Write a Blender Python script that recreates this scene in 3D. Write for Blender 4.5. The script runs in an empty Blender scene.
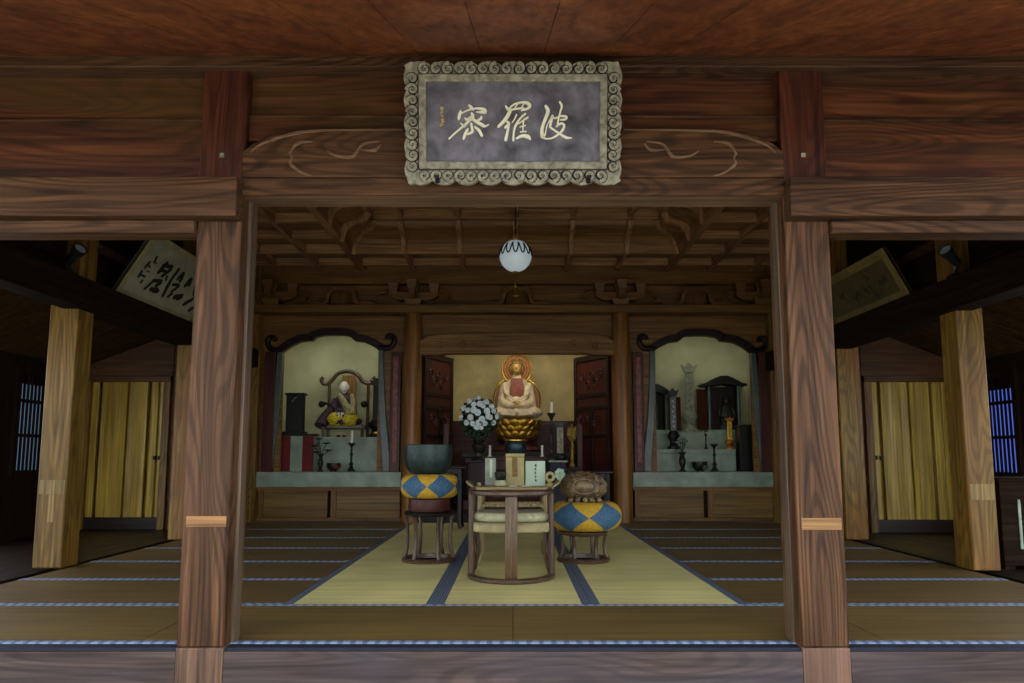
import bpy, bmesh, math, random
from mathutils import Vector, Matrix
from mathutils.noise import noise as pnoise
random.seed(7)
PI = math.pi
C = bpy.context.scene.collection
sc = bpy.context.scene

# ------------------------------------------------------------------ camera
F_PX, PITCH, HOR, VPX, CAMZ = 735.0, math.radians(6.5), 456.0, 513.0, 0.875
YP = HOR - F_PX * math.tan(PITCH)
cd = bpy.data.cameras.new('camera'); cam = bpy.data.objects.new('camera', cd); C.objects.link(cam)
cam.location = (0, 0, CAMZ); cam.rotation_euler = (PI / 2 + PITCH, 0, 0)
cd.sensor_fit = 'HORIZONTAL'; cd.sensor_width = 36.0; cd.lens = F_PX / 1024 * 36.0
cd.shift_x = -(VPX - 512) / 1024; cd.shift_y = (YP - 341.5) / 1024
cd.clip_start = 0.05; cd.clip_end = 200
sc.camera = cam

# ------------------------------------------------------------------ light and exposure
sc.view_settings.view_transform = 'Standard'
sc.view_settings.look = 'None'
sc.view_settings.gamma = 1.0
sc.view_settings.use_curve_mapping = False
sc.view_settings.exposure = 0.0
w = bpy.data.worlds.new('sky'); sc.world = w; w.use_nodes = True
bg = w.node_tree.nodes['Background']
bg.inputs[0].default_value = (0.93, 0.96, 1.0, 1); bg.inputs[1].default_value = 3.4

def lamp(name, kind, loc, energy, color, size=.1, rot=(0, 0, 0), size_y=None):
    d = bpy.data.lights.new(name, kind); o = bpy.data.objects.new(name, d); C.objects.link(o)
    o.location = loc; o.rotation_euler = rot; d.energy = energy; d.color = color
    if kind == 'AREA':
        d.shape = 'RECTANGLE'; d.size = size; d.size_y = size_y or size
    else: d.shadow_soft_size = size
    return o
# unseen fill lights added behind niche arches and altar beam to brighten the altars
lamp('niche_strip_lamp', 'AREA', (-2.45, 10.3, 2.66), 4.6, (1.0, 1.0, .80), 1.5, (0.25, 0, 0), .12)
lamp('niche_strip_lamp', 'AREA', (2.6, 10.3, 2.66), 3.0, (1.0, .98, .72), 1.5, (0.25, 0, 0), .12)
lamp('altar_strip_lamp', 'AREA', (.06, 10.25, 2.7), 11.5, (1.0, .92, .72), 1.8, (0.35, 0, 0), .15)

# ------------------------------------------------------------------ pixel helpers (a pixel of the photograph at a known depth)
def ray(px, py):
    X = (px - VPX) / F_PX; Y = (YP - py) / F_PX
    c, s = math.cos(PITCH), math.sin(PITCH)
    return Vector((X, c - Y * s, s + Y * c))
def P(px, py, D):
    d = ray(px, py); d *= D / d.y
    return Vector((d.x, d.y, d.z + CAMZ))
def PX(px, D, py=440): return P(px, py, D).x
def PZ(py, D): return P(513, py, D).z


# ------------------------------------------------------------------ materials
def col(r, g, b):
    f = lambda v: (v / 255 / 12.92) if v / 255 <= .04045 else ((v / 255 + .055) / 1.055) ** 2.4
    return (f(r), f(g), f(b), 1)
class N:
    def __init__(s, name):
        s.m = bpy.data.materials.new(name); s.m.use_nodes = True
        s.t = s.m.node_tree; s.b = s.t.nodes['Principled BSDF']
        s.tc = s.t.nodes.new('ShaderNodeTexCoord')
    def n(s, typ, **kw):
        x = s.t.nodes.new('ShaderNode' + typ)
        for k, v in kw.items(): setattr(x, k, v)
        return x
    def l(s, a, b): s.t.links.new(a, b)
    def map(s, scale, rot=(0, 0, 0)):
        m = s.n('Mapping'); m.inputs['Scale'].default_value = scale; m.inputs['Rotation'].default_value = rot
        s.l(s.tc.outputs['Object'], m.inputs['Vector']); return m.outputs[0]
    def noise(s, vec, scale=1, detail=4, dist=0, rough=.55):
        x = s.n('TexNoise'); s.l(vec, x.inputs['Vector'])
        x.inputs['Scale'].default_value = scale; x.inputs['Detail'].default_value = detail
        x.inputs['Distortion'].default_value = dist; x.inputs['Roughness'].default_value = rough
        return x.outputs['Fac']
    def ramp(s, fac, stops):
        r = s.n('ValToRGB'); e = r.color_ramp.elements
        while len(e) < len(stops): e.new(.5)
        for i, (p, c) in enumerate(stops): e[i].position = p; e[i].color = c
        s.l(fac, r.inputs[0]); return r.outputs[0]
    def mix(s, a, b, fac, blend='MIX'):
        x = s.n('Mix', data_type='RGBA', blend_type=blend)
        if isinstance(fac, float): x.inputs[0].default_value = fac
        else: s.l(fac, x.inputs[0])
        for sock, v in ((x.inputs[6], a), (x.inputs[7], b)):
            if isinstance(v, tuple): sock.default_value = v
            else: s.l(v, sock)
        return x.outputs[2]
    def math(s, op, a, b=None, c=None):
        x = s.n('Math', operation=op)
        for i, v in enumerate((a, b, c)):
            if v is None: continue
            if isinstance(v, (int, float)): x.inputs[i].default_value = v
            else: s.l(v, x.inputs[i])
        return x.outputs[0]
    def out(s, color, rough=.5, metal=0, bump=None, bstr=.3, bdist=.01, spec=.4):
        if isinstance(color, tuple): s.b.inputs['Base Color'].default_value = color
        else: s.l(color, s.b.inputs['Base Color'])
        if isinstance(rough, (int, float)): s.b.inputs['Roughness'].default_value = rough
        else: s.l(rough, s.b.inputs['Roughness'])
        s.b.inputs['Metallic'].default_value = metal
        s.b.inputs['Specular IOR Level'].default_value = spec
        if bump is not None:
            x = s.n('Bump'); x.inputs['Strength'].default_value = bstr; x.inputs['Distance'].default_value = bdist
            s.l(bump, x.inputs['Height']); s.l(x.outputs[0], s.b.inputs['Normal'])
        return s.m

_cache = {}
def wood(name, dark, light, axis, s=1.0, rough=.5, blot=None, ba=.45, spec=.35, rings=0):
    key = name + '_' + axis
    if key in _cache: return _cache[key]
    k = N(key); i = 'xyz'.index(axis)
    def sv(al, ac): v = [ac] * 3; v[i] = al; return tuple(v)
    n1 = k.noise(k.map(sv(.55 * s, 11 * s)), 1, 5, 1.4)
    c = k.ramp(n1, [(.3, col(*dark)), (.72, col(*light))])
    n2 = k.noise(k.map(sv(1.6 * s, 60 * s)), 1, 4, .4)
    g = k.ramp(n2, [(.3, (.42, .42, .42, 1)), (.66, (1.16, 1.16, 1.16, 1))])
    c = k.mix(c, g, 1.0, 'MULTIPLY')
    if rings:
        nz = k.noise(k.map(sv(.5, 3.6)), 1, 1.2, .25)
        sn = k.math('ADD', k.math('MULTIPLY', k.math('SINE', k.math('MULTIPLY', nz, 140.0)), .5), .5)
        g = k.ramp(sn, [(.1, (1 - rings,) * 3 + (1,)), (.6, (1.08,) * 3 + (1,))])
        c = k.mix(c, g, 1.0, 'MULTIPLY')
    if blot:
        n3 = k.noise(k.map(sv(.9, 2.6)), 1, 3, .3)
        f = k.ramp(n3, [(.45, (0, 0, 0, 1)), (.7, (ba, ba, ba, 1))])
        c = k.mix(c, col(*blot), f)
    r = k.ramp(n1, [(.2, (rough + .12,) * 3 + (1,)), (.8, (rough - .08,) * 3 + (1,))])
    _cache[key] = k.out(c, r, 0, n2, .25, .004, spec)
    return _cache[key]
def plain(name, rgb, rough=.5, metal=0, var=.25, scale=8, bump=.15, spec=.4):
    if name in _cache: return _cache[name]
    k = N(name); n1 = k.noise(k.map((scale,) * 3), 1, 4, .3)
    d = tuple(v * (1 - var) for v in rgb); l = tuple(min(255, v * (1 + var * .6)) for v in rgb)
    _cache[name] = k.out(k.ramp(n1, [(.3, col(*d)), (.7, col(*l))]), rough, metal, n1, bump, .004, spec)
    return _cache[name]

def W_front(a): return wood('front_wood', (58, 37, 25), (110, 77, 50), a, 1.0, .5, (82, 60, 43), .5, .18, .45)
def W_sill(a): return wood('sill_wood', (58, 46, 42), (94, 78, 72), a, .7, .42, (74, 68, 78), .6, .35, .3)
def W_red(a): return wood('red_wood', (62, 30, 20), (98, 52, 34), a, .8, .42, (80, 48, 28), .35, .35, .3)
def W_panel(a): return wood('panel_wood', (64, 33, 21), (116, 68, 40), a, .8, .45, (84, 68, 28), .6, .35, .35)
def W_soffit(a): return wood('soffit_wood', (104, 53, 24), (156, 88, 43), a, .5, .55, (76, 36, 18), .55)
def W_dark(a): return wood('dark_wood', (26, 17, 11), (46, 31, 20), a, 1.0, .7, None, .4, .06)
def W_ceil(a): return wood('coffer_wood', (106, 72, 42), (166, 120, 74), a, 1.0, .5, (128, 100, 54), .4)  # boards kept darker than the ribs; their shadow is put into the colour
def W_rib(a): return wood('rib_wood', (128, 92, 60), (190, 144, 100), a, 1.0, .45)  # paler than coffer boards; light on rib faces is put into the colour
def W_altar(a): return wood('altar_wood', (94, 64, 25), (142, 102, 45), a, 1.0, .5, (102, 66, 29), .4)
def W_col(a): return wood('column_wood', (116, 74, 30), (158, 106, 46), a, .8, .4, (96, 74, 36), .4)
def W_yel(a): return wood('cedar_wood', (98, 73, 25), (150, 116, 46), a, .7, .45, (120, 68, 24), .55, .35, .3)  # yellow light of the aisles is put into this wood's colour
def W_cab(a): return wood('cabinet_wood', (104, 76, 32), (134, 104, 50), a, .6, .5)
def W_floor(a): return wood('floor_wood', (26, 18, 13), (46, 33, 23), a, 1.0, .4, None, .4, .25)
def W_chair(a): return wood('chair_wood', (48, 34, 24), (98, 74, 52), a, 2.0, .3, spec=.5)
def W_desk(a): return wood('desk_wood', (120, 104, 66), (168, 152, 104), a, 2.0, .4)
def W_lac(a): return wood('lacquer_wood', (24, 15, 11), (42, 26, 18), a, 2.0, .45, spec=.25)
def W_rlac(a): return wood('red_lacquer', (52, 22, 16), (84, 38, 26), a, 1.5, .42, spec=.3)

M = {}
M['gold'] = plain('gold_leaf', (214, 168, 60), .32, .9, .35, 40, .3)
M['gilt'] = plain('bright_gilt', (255, 252, 222), .3, 0, .03, 30, .05, .6)
M['black'] = plain('black_lacquer', (17, 16, 15), .4, 0, .2, 6, .05, .3)
M['iron'] = plain('black_iron', (22, 22, 24), .35, .6, .2, 20, .1)
M['bronze'] = plain('dark_bronze', (48, 50, 44), .4, .6, .35, 25, .3)
M['brass'] = plain('brass', (176, 132, 56), .3, .9, .2, 30, .1)
M['white'] = plain('milk_glass', (226, 236, 236), .12, 0, .02, 3, 0, .6)
e_ = M['white'].node_tree.nodes['Principled BSDF']; e_.inputs['Emission Color'].default_value = (.72, .92, 1, 1); e_.inputs['Emission Strength'].default_value = .22
M['wax'] = plain('white_wax', (236, 234, 224), .5, 0, .04, 8, .05)
M['cream'] = plain('cream_plaster', (184, 184, 148), .75, 0, .1, 2.2, .1)
M['goldwall'] = plain('gold_paper', (212, 190, 124), .55, 0, .14, 2.4, .1)
M['stone'] = plain('pale_green_counter', (134, 152, 132), .4, 0, .16, 4, .1)
M['greyjamb'] = plain('grey_green_lacquer', (78, 90, 84), .35, 0, .2, 5, .1)
M['paper'] = plain('pale_paper', (182, 204, 180), .7, 0, .06, 5, .05)
M['beige'] = plain('beige_paulownia', (166, 154, 100), .6, 0, .1, 8, .05)
M['label'] = plain('brown_label', (120, 94, 34), .6, 0, .2, 40, .05)
M['ink'] = plain('black_ink', (20, 18, 18), .7, 0, .2, 20, 0)
M['faint'] = plain('faded_ink', (62, 50, 44), .7, 0, .2, 20, 0)
M['leaf'] = plain('dark_leaf', (34, 58, 38), .55, 0, .4, 30, .2)
M['petal'] = plain('white_petal', (226, 236, 236), .6, 0, .06, 30, .1)
M['robe'] = plain('pale_robe', (206, 186, 150), .5, 0, .16, 14, .3)
M['chest'] = plain('red_robe', (132, 66, 50), .5, 0, .2, 14, .2)
M['purple'] = plain('purple_robe', (60, 36, 54), .6, 0, .3, 14, .2)
M['skinw'] = plain('white_face', (226, 222, 214), .45, 0, .04, 8, .05)
M['brocade'] = plain('gold_brocade', (206, 170, 40), .5, .2, .6, 60, .3)
M['kesa'] = plain('grey_gold_kesa', (150, 142, 100), .6, 0, .4, 40, .3)
M['navy'] = plain('navy_cloth', (22, 27, 42), .7, 0, .3, 20, .2)
M['redcloth'] = plain('dark_red_cloth', (104, 22, 22), .7, 0, .2, 10, .1)
M['carved'] = plain('carved_brown', (110, 92, 66), .4, 0, .45, 22, .6)
M['seatframe'] = plain('pale_seat_frame', (150, 140, 100), .5, 0, .14, 12, .1)
M['dullgold'] = plain('dull_gold', (128, 104, 36), .5, .4, .3, 30, .2)
M['seat'] = plain('pale_seat_cloth', (168, 166, 132), .8, 0, .12, 30, .2)
M['greybook'] = plain('silver_grey_cloth', (136, 140, 122), .5, 0, .2, 14, .1)
M['scroll'] = plain('weathered_scrollwork', (146, 142, 122), .7, 0, .3, 30, .4)
M['groove'] = plain('scroll_shadow_stain', (34, 33, 31), .8, 0, .3, 30, .2)  # dark tone paints the shade between the plaque's carved scrolls
M['board'] = plain('slate_board', (104, 102, 112), .5, 0, .42, 9, .2)
M['spotmetal'] = plain('dark_spot_metal', (70, 80, 82), .22, .7, .1, 10, 0)
M['moss'] = plain('dark_moss', (38, 46, 26), .95, 0, .4, 6, .3)  # dark tone keeps bounced light off the aisle beams and ceilings
M['gravel'] = plain('pale_gravel', (206, 200, 186), .9, 0, .2, 40, .5)
M['purplepanel'] = plain('carved_purple_panel', (120, 66, 60), .5, 0, .4, 20, .6)
M['gem'] = plain('grey_green_tablet', (120, 126, 104), .5, 0, .25, 20, .2)

def tatami_mat(name, rgb, axis, dark=.75):
    k = N(name); i = 'xyz'.index(axis)
    wv = k.n('TexWave', wave_type='BANDS', bands_direction='Y' if axis == 'x' else 'X')
    wv.inputs['Scale'].default_value = 18; wv.inputs['Distortion'].default_value = .15
    k.l(k.tc.outputs['Object'], wv.inputs['Vector'])
    sv = [22, 22, 22]; sv[i] = 1.2
    n1 = k.noise(k.map(tuple(sv)), 1, 4, .2)
    n0 = k.noise(k.map((1.2, 1.2, 1.2)), 1, 2, .2)
    d = tuple(v * dark for v in rgb)
    c = k.ramp(n1, [(.3, col(*d)), (.7, col(*rgb))])
    g = k.ramp(n0, [(.3, (.8, .8, .76, 1)), (.7, (1.1, 1.08, 1.0, 1))])
    c = k.mix(c, g, 1.0, 'MULTIPLY')
    g2 = k.ramp(wv.outputs['Fac'], [(0, (.82, .82, .8, 1)), (.5, (1, 1, 1, 1))])
    c = k.mix(c, g2, 1.0, 'MULTIPLY')
    return k.out(c, .55, 0, wv.outputs['Fac'], .25, .003, .3)
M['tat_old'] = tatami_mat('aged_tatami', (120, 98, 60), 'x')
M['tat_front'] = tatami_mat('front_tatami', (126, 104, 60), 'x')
M['tat_new'] = tatami_mat('fresh_tatami', (244, 236, 166), 'x', .88)  # newer straw, with the stronger light in the middle put into its colour

def heri(name, base, mark, axis, freq, duty=.5):
    k = N(name)
    sp = k.n('SeparateXYZ'); k.l(k.tc.outputs['Object'], sp.inputs[0])
    v = sp.outputs['XYZ'.index(axis.upper())]
    f = k.math('FRACT', k.math('MULTIPLY', v, freq))
    n1 = k.noise(k.map((30, 30, 30)), 1, 3)
    f2 = k.math('GREATER_THAN', k.math('ADD', f, k.math('MULTIPLY', k.math('SUBTRACT', n1, .5), .5)), duty)
    c = k.mix(col(*base), col(*mark), f2)
    return k.out(c, .6, 0, n1, .1, .002, .3)
M['heri_light'] = heri('pale_blue_brocade', (84, 102, 142), (132, 150, 178), 'x', 17, .42)
M['heri_navy'] = heri('navy_brocade', (70, 84, 106), (106, 120, 138), 'x', 60, .6)

def cushion_mat(name, n, h, ph):
    k = N(name); sp = k.n('SeparateXYZ'); k.l(k.tc.outputs['Object'], sp.inputs[0])
    a = k.math('ARCTAN2', sp.outputs[1], sp.outputs[0])
    u = k.math('PINGPONG', k.math('ADD', k.math('MULTIPLY', a, n / (2 * PI)), 10 + ph), .5)
    u = k.math('MULTIPLY', u, 2.0)
    v = k.math('DIVIDE', k.math('ABSOLUTE', sp.outputs[2]), h)
    f = k.math('LESS_THAN', v, u)
    n1 = k.noise(k.map((60, 60, 60)), 1, 3)
    y = k.ramp(n1, [(.3, col(166, 130, 36)), (.7, col(200, 163, 52))])
    b = k.ramp(n1, [(.3, col(44, 76, 104)), (.7, col(72, 108, 136))])
    return k.out(k.mix(y, b, f), .7, 0, n1, .3, .003, .3)


# ------------------------------------------------------------------ mesh builder
class MB:
    def __init__(s): s.bm = bmesh.new()
    def face(s, vs):
        try: return s.bm.faces.new(vs)
        except ValueError: return None
    def v(s, *p): return s.bm.verts.new(p[0] if len(p) == 1 else p)
    def hexa(s, p):
        v = [s.bm.verts.new(q) for q in p]
        for f in ((0, 3, 2, 1), (4, 5, 6, 7), (0, 1, 5, 4), (1, 2, 6, 5), (2, 3, 7, 6), (3, 0, 4, 7)): s.face([v[i] for i in f])
        return s
    def box(s, x0, x1, y0, y1, z0, z1):
        return s.hexa([(x0, y0, z0), (x1, y0, z0), (x1, y1, z0), (x0, y1, z0), (x0, y0, z1), (x1, y0, z1), (x1, y1, z1), (x0, y1, z1)])
    def prism(s, pts, fn, w0, w1):
        a = [s.bm.verts.new(fn(u, v, w0)) for u, v in pts]; b = [s.bm.verts.new(fn(u, v, w1)) for u, v in pts]
        n = len(pts); s.face(a); s.face(b[::-1])
        for i in range(n): s.face([a[i], b[i], b[(i + 1) % n], a[(i + 1) % n]])
        return s
    def band(s, A, B, fn, w0, w1, closed=False):
        n = len(A)
        rows = [[s.bm.verts.new(fn(u, v, w)) for u, v in L] for w in (w0, w1) for L in (A, B)]
        a0, b0, a1, b1 = rows
        for i in range(n if closed else n - 1):
            j = (i + 1) % n
            s.face([a0[i], a0[j], b0[j], b0[i]]); s.face([a1[i], b1[i], b1[j], a1[j]])
            s.face([a0[i], a1[i], a1[j], a0[j]]); s.face([b0[i], b0[j], b1[j], b1[i]])
        if not closed:
            for i in (0, n - 1): s.face([a0[i], b0[i], b1[i], a1[i]])
        return s
    def tube(s, pts, r, n=8, closed=False, up=None, sq=1.0):
        pts = [Vector(p) for p in pts]; m = len(pts); rings = []
        rr = r if callable(r) else (lambda t: r)
        ref = None
        for i, p in enumerate(pts):
            if closed: t = pts[(i + 1) % m] - pts[i - 1]
            else: t = pts[min(i + 1, m - 1)] - pts[max(i - 1, 0)]
            if t.length < 1e-9: t = Vector((0, 0, 1))
            t.normalize()
            if ref is None:
                ref = Vector((0, 0, 1)) if abs(t.z) < .9 else Vector((1, 0, 0))
                if up: ref = Vector(up)
            a = ref - t * ref.dot(t)
            if a.length < 1e-6: a = t.orthogonal()
            a.normalize(); ref = a; b = t.cross(a)
            q = rr(i / max(1, m - 1))
            rings.append([s.bm.verts.new(p + a * math.cos(2 * PI * k / n) * q + b * math.sin(2 * PI * k / n) * q * sq) for k in range(n)])
        for i in range(m if closed else m - 1):
            A, B = rings[i], rings[(i + 1) % m]
            for k in range(n): s.face([A[k], A[(k + 1) % n], B[(k + 1) % n], B[k]])
        if not closed: s.face(rings[0][::-1]); s.face(rings[-1])
        return s
    def lathe(s, prof, c=(0, 0, 0), n=24, sx=1, sy=1, mod=None):
        rings = []
        for r, z in prof:
            if r < 1e-5: rings.append([s.bm.verts.new((c[0], c[1], c[2] + z))]); continue
            ring = []
            for k in range(n):
                a = 2 * PI * k / n; q = r * (mod(a, z) if mod else 1)
                ring.append(s.bm.verts.new((c[0] + math.cos(a) * q * sx, c[1] + math.sin(a) * q * sy, c[2] + z)))
            rings.append(ring)
        for A, B in zip(rings, rings[1:]):
            for k in range(n):
                if len(A) == 1 and len(B) == 1: continue
                if len(A) == 1: s.face([A[0], B[k], B[(k + 1) % n]])
                elif len(B) == 1: s.face([A[k], A[(k + 1) % n], B[0]])
                else: s.face([A[k], A[(k + 1) % n], B[(k + 1) % n], B[k]])
        if len(rings[0]) > 1: s.face(rings[0][::-1])
        if len(rings[-1]) > 1: s.face(rings[-1])
        return s
    def ell(s, c, r, n=16, m=10, rot=None):
        if isinstance(r, (int, float)): r = (r, r, r)
        st = len(s.bm.verts)
        vs = []
        for i in range(m + 1):
            th = PI * i / m
            if i in (0, m): vs.append([Vector((0, 0, r[2] * math.cos(th)))])
            else: vs.append([Vector((r[0] * math.sin(th) * math.cos(2 * PI * k / n), r[1] * math.sin(th) * math.sin(2 * PI * k / n), r[2] * math.cos(th))) for k in range(n)])
        R = Matrix.Identity(3) if rot is None else rot
        rings = [[s.bm.verts.new(R @ p + Vector(c)) for p in L] for L in vs]
        for A, B in zip(rings, rings[1:]):
            for k in range(n):
                if len(A) == 1: s.face([A[0], B[k], B[(k + 1) % n]])
                elif len(B) == 1: s.face([A[k], B[0], A[(k + 1) % n]])
                else: s.face([A[k], B[k], B[(k + 1) % n], A[(k + 1) % n]])
        return s
    def build(s, name, mat, parent=None, loc=None, bev=0, sharp=38, remesh=0, sub=0, seg=2):
        bmesh.ops.recalc_face_normals(s.bm, faces=s.bm.faces[:])
        me = bpy.data.meshes.new(name); s.bm.to_mesh(me); s.bm.free()
        me.polygons.foreach_set('use_smooth', [True] * len(me.polygons))
        me.set_sharp_from_angle(angle=math.radians(sharp))
        for m in (mat if isinstance(mat, (list, tuple)) else [mat]): me.materials.append(m)
        o = bpy.data.objects.new(name, me); C.objects.link(o)
        if parent: o.parent = parent
        if loc is not None: o.location = loc
        if remesh:
            x = o.modifiers.new('Remesh', 'REMESH'); x.mode = 'VOXEL'; x.voxel_size = remesh; x.use_smooth_shade = True
            x = o.modifiers.new('Smooth', 'SMOOTH'); x.iterations = 4; x.factor = .5
        if bev:
            x = o.modifiers.new('Bevel', 'BEVEL'); x.width = bev; x.segments = seg; x.limit_method = 'ANGLE'; x.angle_limit = math.radians(50)
        if sub:
            x = o.modifiers.new('Sub', 'SUBSURF'); x.levels = sub; x.render_levels = sub
        return o

def tag(o, label=None, cat=None, group=None, kind=None):
    if label: o['label'] = label
    if cat: o['category'] = cat
    if group: o['group'] = group
    if kind: o['kind'] = kind
    return o
def thing(name, label, cat, loc=(0, 0, 0), rz=0, group=None):
    o = bpy.data.objects.new(name, None); C.objects.link(o); o.empty_display_size = .05
    o.location = loc; o.rotation_euler = (0, 0, rz)
    return tag(o, label, cat, group)
def struct(o, label, cat): return tag(o, label, cat, None, 'structure')
def dup(root, loc, rz=0, label=None, scale=None):
    r = root.copy(); C.objects.link(r); r.location = loc; r.rotation_euler = (0, 0, rz)
    if scale: r.scale = (scale,) * 3
    if label: r['label'] = label
    for ch in list(root.children):
        c = ch.copy(); C.objects.link(c); c.parent = r
        for g in ch.children:
            d = g.copy(); C.objects.link(d); d.parent = c
    return r
def beam(name, mat, x0, x1, y0, y1, z0, z1, label, cat='beam', bev=.006):
    return struct(MB().box(x0, x1, y0, y1, z0, z1).build(name, mat, None, None, bev), label, cat)
def XZ(u, v, w): return (u, w, v)
def spline(pts, n=6):
    out = []; m = len(pts)
    for i in range(m - 1):
        p0, p1, p2, p3 = (Vector(pts[max(0, min(m - 1, i + k))]) for k in (-1, 0, 1, 2))
        for j in range(n):
            t = j / n
            out.append(.5 * ((2 * p1) + (p2 - p0) * t + (2 * p0 - 5 * p1 + 4 * p2 - p3) * t * t + (3 * p1 - p0 - 3 * p2 + p3) * t ** 3))
    out.append(Vector(pts[-1])); return out
def brush(mb, pts, fn, w0, w1):
    """a brush stroke: pts are (u, v, full width)"""
    s = spline([Vector(p) for p in pts], 6)
    A, B = [], []
    for i, p in enumerate(s):
        t = (s[min(i + 1, len(s) - 1)] - s[max(i - 1, 0)]); t.z = 0
        if t.length < 1e-9: t = Vector((1, 0, 0))
        t.normalize(); nx, ny = -t.y, t.x; h = p.z / 2
        e = 1.0
        if i == 0:
            A.append((p.x - t.x * h * .9 + nx * h * .35, p.y - t.y * h * .9 + ny * h * .35)); B.append((p.x - t.x * h * .9 - nx * h * .35, p.y - t.y * h * .9 - ny * h * .35))
        A.append((p.x + nx * h, p.y + ny * h)); B.append((p.x - nx * h, p.y - ny * h))
        if i == len(s) - 1:
            A.append((p.x + t.x * h * .9 + nx * h * .35, p.y + t.y * h * .9 + ny * h * .35)); B.append((p.x + t.x * h * .9 - nx * h * .35, p.y + t.y * h * .9 - ny * h * .35))
    mb.band(A, B, fn, w0, w1)
def spiral(cx, cy, r0, r1, a0, turns, n=22):
    return [(cx + (r0 + (r1 - r0) * i / n) * math.cos(a0 + turns * 2 * PI * i / n), cy + (r0 + (r1 - r0) * i / n) * math.sin(a0 + turns * 2 * PI * i / n)) for i in range(n + 1)]

# ================================================================== THE SETTING
struct(MB().box(-7, 7, -14, 3.3, -.75, -.7).build('ground', M['gravel']), 'pale gravel yard in front of the hall', 'ground')  # yard out of view; its paleness is chosen to lift the eave boards
struct(MB().box(-5.6, 5.6, 3.55, 12.4, -.2, -.056).build('floor', W_floor('y')), 'dark timber floor under the mats', 'floor')
struct(MB().box(-20, -7, -14, 14, -.75, -.69).box(7, 20, -14, 14, -.75, -.69).box(-7, 7, 3.3, 14, -.75, -.69).build('ground_garden', M['moss']), 'dark moss garden beside the hall', 'ground')  # unseen ground added dark to cut light bounced under the beams
for s, nm in ((-1, 'left'), (1, 'right')):
    struct(MB().box(min(s * 3.68, s * 5.5), max(s * 3.68, s * 5.5), 3.5, 9.3, -.056, -.02).build('floor_' + nm, W_floor('y')), 'dark boarded aisle floor on the ' + nm, 'floor')
veranda = MB()
for i in range(7): veranda.box(-5.6, 5.6, 2.2 + i * .17, 2.363 + i * .17, -.34, -.3)
struct(veranda.build('floor_veranda', W_front('x'), None, None, .004), 'weathered veranda boards before the sill', 'floor')

# eave above the viewer: boards rising towards the hall, ending at a beam
TAN = .425
def EV(u, v, w): return (u, v, 2.85 + TAN * (v - 3.45) + w)
so = MB(); e = -.46 - .305 * 10
for i in range(21):
    x0 = e + i * .305
    so.hexa([EV(x0 + .0015, 2.0, 0), EV(x0 + .3035, 2.0, 0), EV(x0 + .3035, 3.6, 0), EV(x0 + .0015, 3.6, 0), EV(x0 + .0015, 2.0, .03), EV(x0 + .3035, 2.0, .03), EV(x0 + .3035, 3.6, .03), EV(x0 + .0015, 3.6, .03)])
struct(so.build('ceiling_eave', W_soffit('y')), 'sloping red-brown boarded eave over the front', 'ceiling')
beam('eave_beam', wood('eave_wood', (150, 96, 44), (190, 132, 66), 'x', 1, .5), -5, 5, 2.06, 2.225, 2.328, 2.5, 'pale eave beam along the top edge of the view')  # gold light along the edge is put into the wood colour
struct(MB().hexa([(-6.4, 1.7, 2.45), (6.4, 1.7, 2.45), (6.4, 13, 5.6), (-6.4, 13, 5.6), (-6.4, 1.7, 2.6), (6.4, 1.7, 2.6), (6.4, 13, 5.75), (-6.4, 13, 5.75)]).build('roof', W_dark('y')), 'dark roof over the hall', 'roof')

# front posts
ZL = PZ(203.5, 3.66)
def post(x0, x1, label, patches):
    o = struct(MB().box(x0, x1, 3.5, 3.72, 0, 2.84).build('pillar', W_front('z'), None, None, .008), label, 'post')
    MB().box(x0 + .001, x1 - .001, 3.494, 3.72, -.5, -.001).build('base_block', wood('base_wood', (90, 66, 52), (138, 106, 84), 'z', 1, .45, (104, 74, 72), .5), o, None, .006)
    for (z0, z1, d) in patches:
        MB().box(x0 + .02, x1 - .012, 3.496, 3.52, z0, z1).build('inlaid_patch', wood('patch_wood', (138, 98, 56), (168, 126, 76), 'x', 1, .5), o, None, .001)
    s = 1 if x0 < 0 else -1
    MB().box(x0 - .001, x1 + .001, 3.494, 3.74, 2.16, 2.83).build('upper_section', W_red('z'), o, None, .008)
    pz = P(222 if s > 0 else 803.5, 155, 3.49)
    MB().box(pz.x - .011, pz.x + .011, 3.488, 3.496, pz.z - .011, pz.z + .011).build('peg_cover', M['scroll'], o, None, .002)
    xi = x1 if x0 < 0 else x0
    xa, xb = sorted((xi - s * .004, PX(256, 3.66, 240) if s > 0 else PX(771.5, 3.66, 240)))
    MB().box(xa, xb, 3.585, 3.66, 0, ZL + .01).build('jamb_strip', wood('jamb_wood', (76, 62, 50), (112, 94, 76), 'z', 1, .45), o, None, .004)
    return o
post(-1.55, -1.33, 'square weathered front post left of the wide opening', [(PZ(527, 3.5), PZ(516, 3.5), 0)])
post(1.33, 1.55, 'square weathered front post right of the wide opening', [(PZ(530, 3.5), PZ(518, 3.5), 0)])

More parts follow.
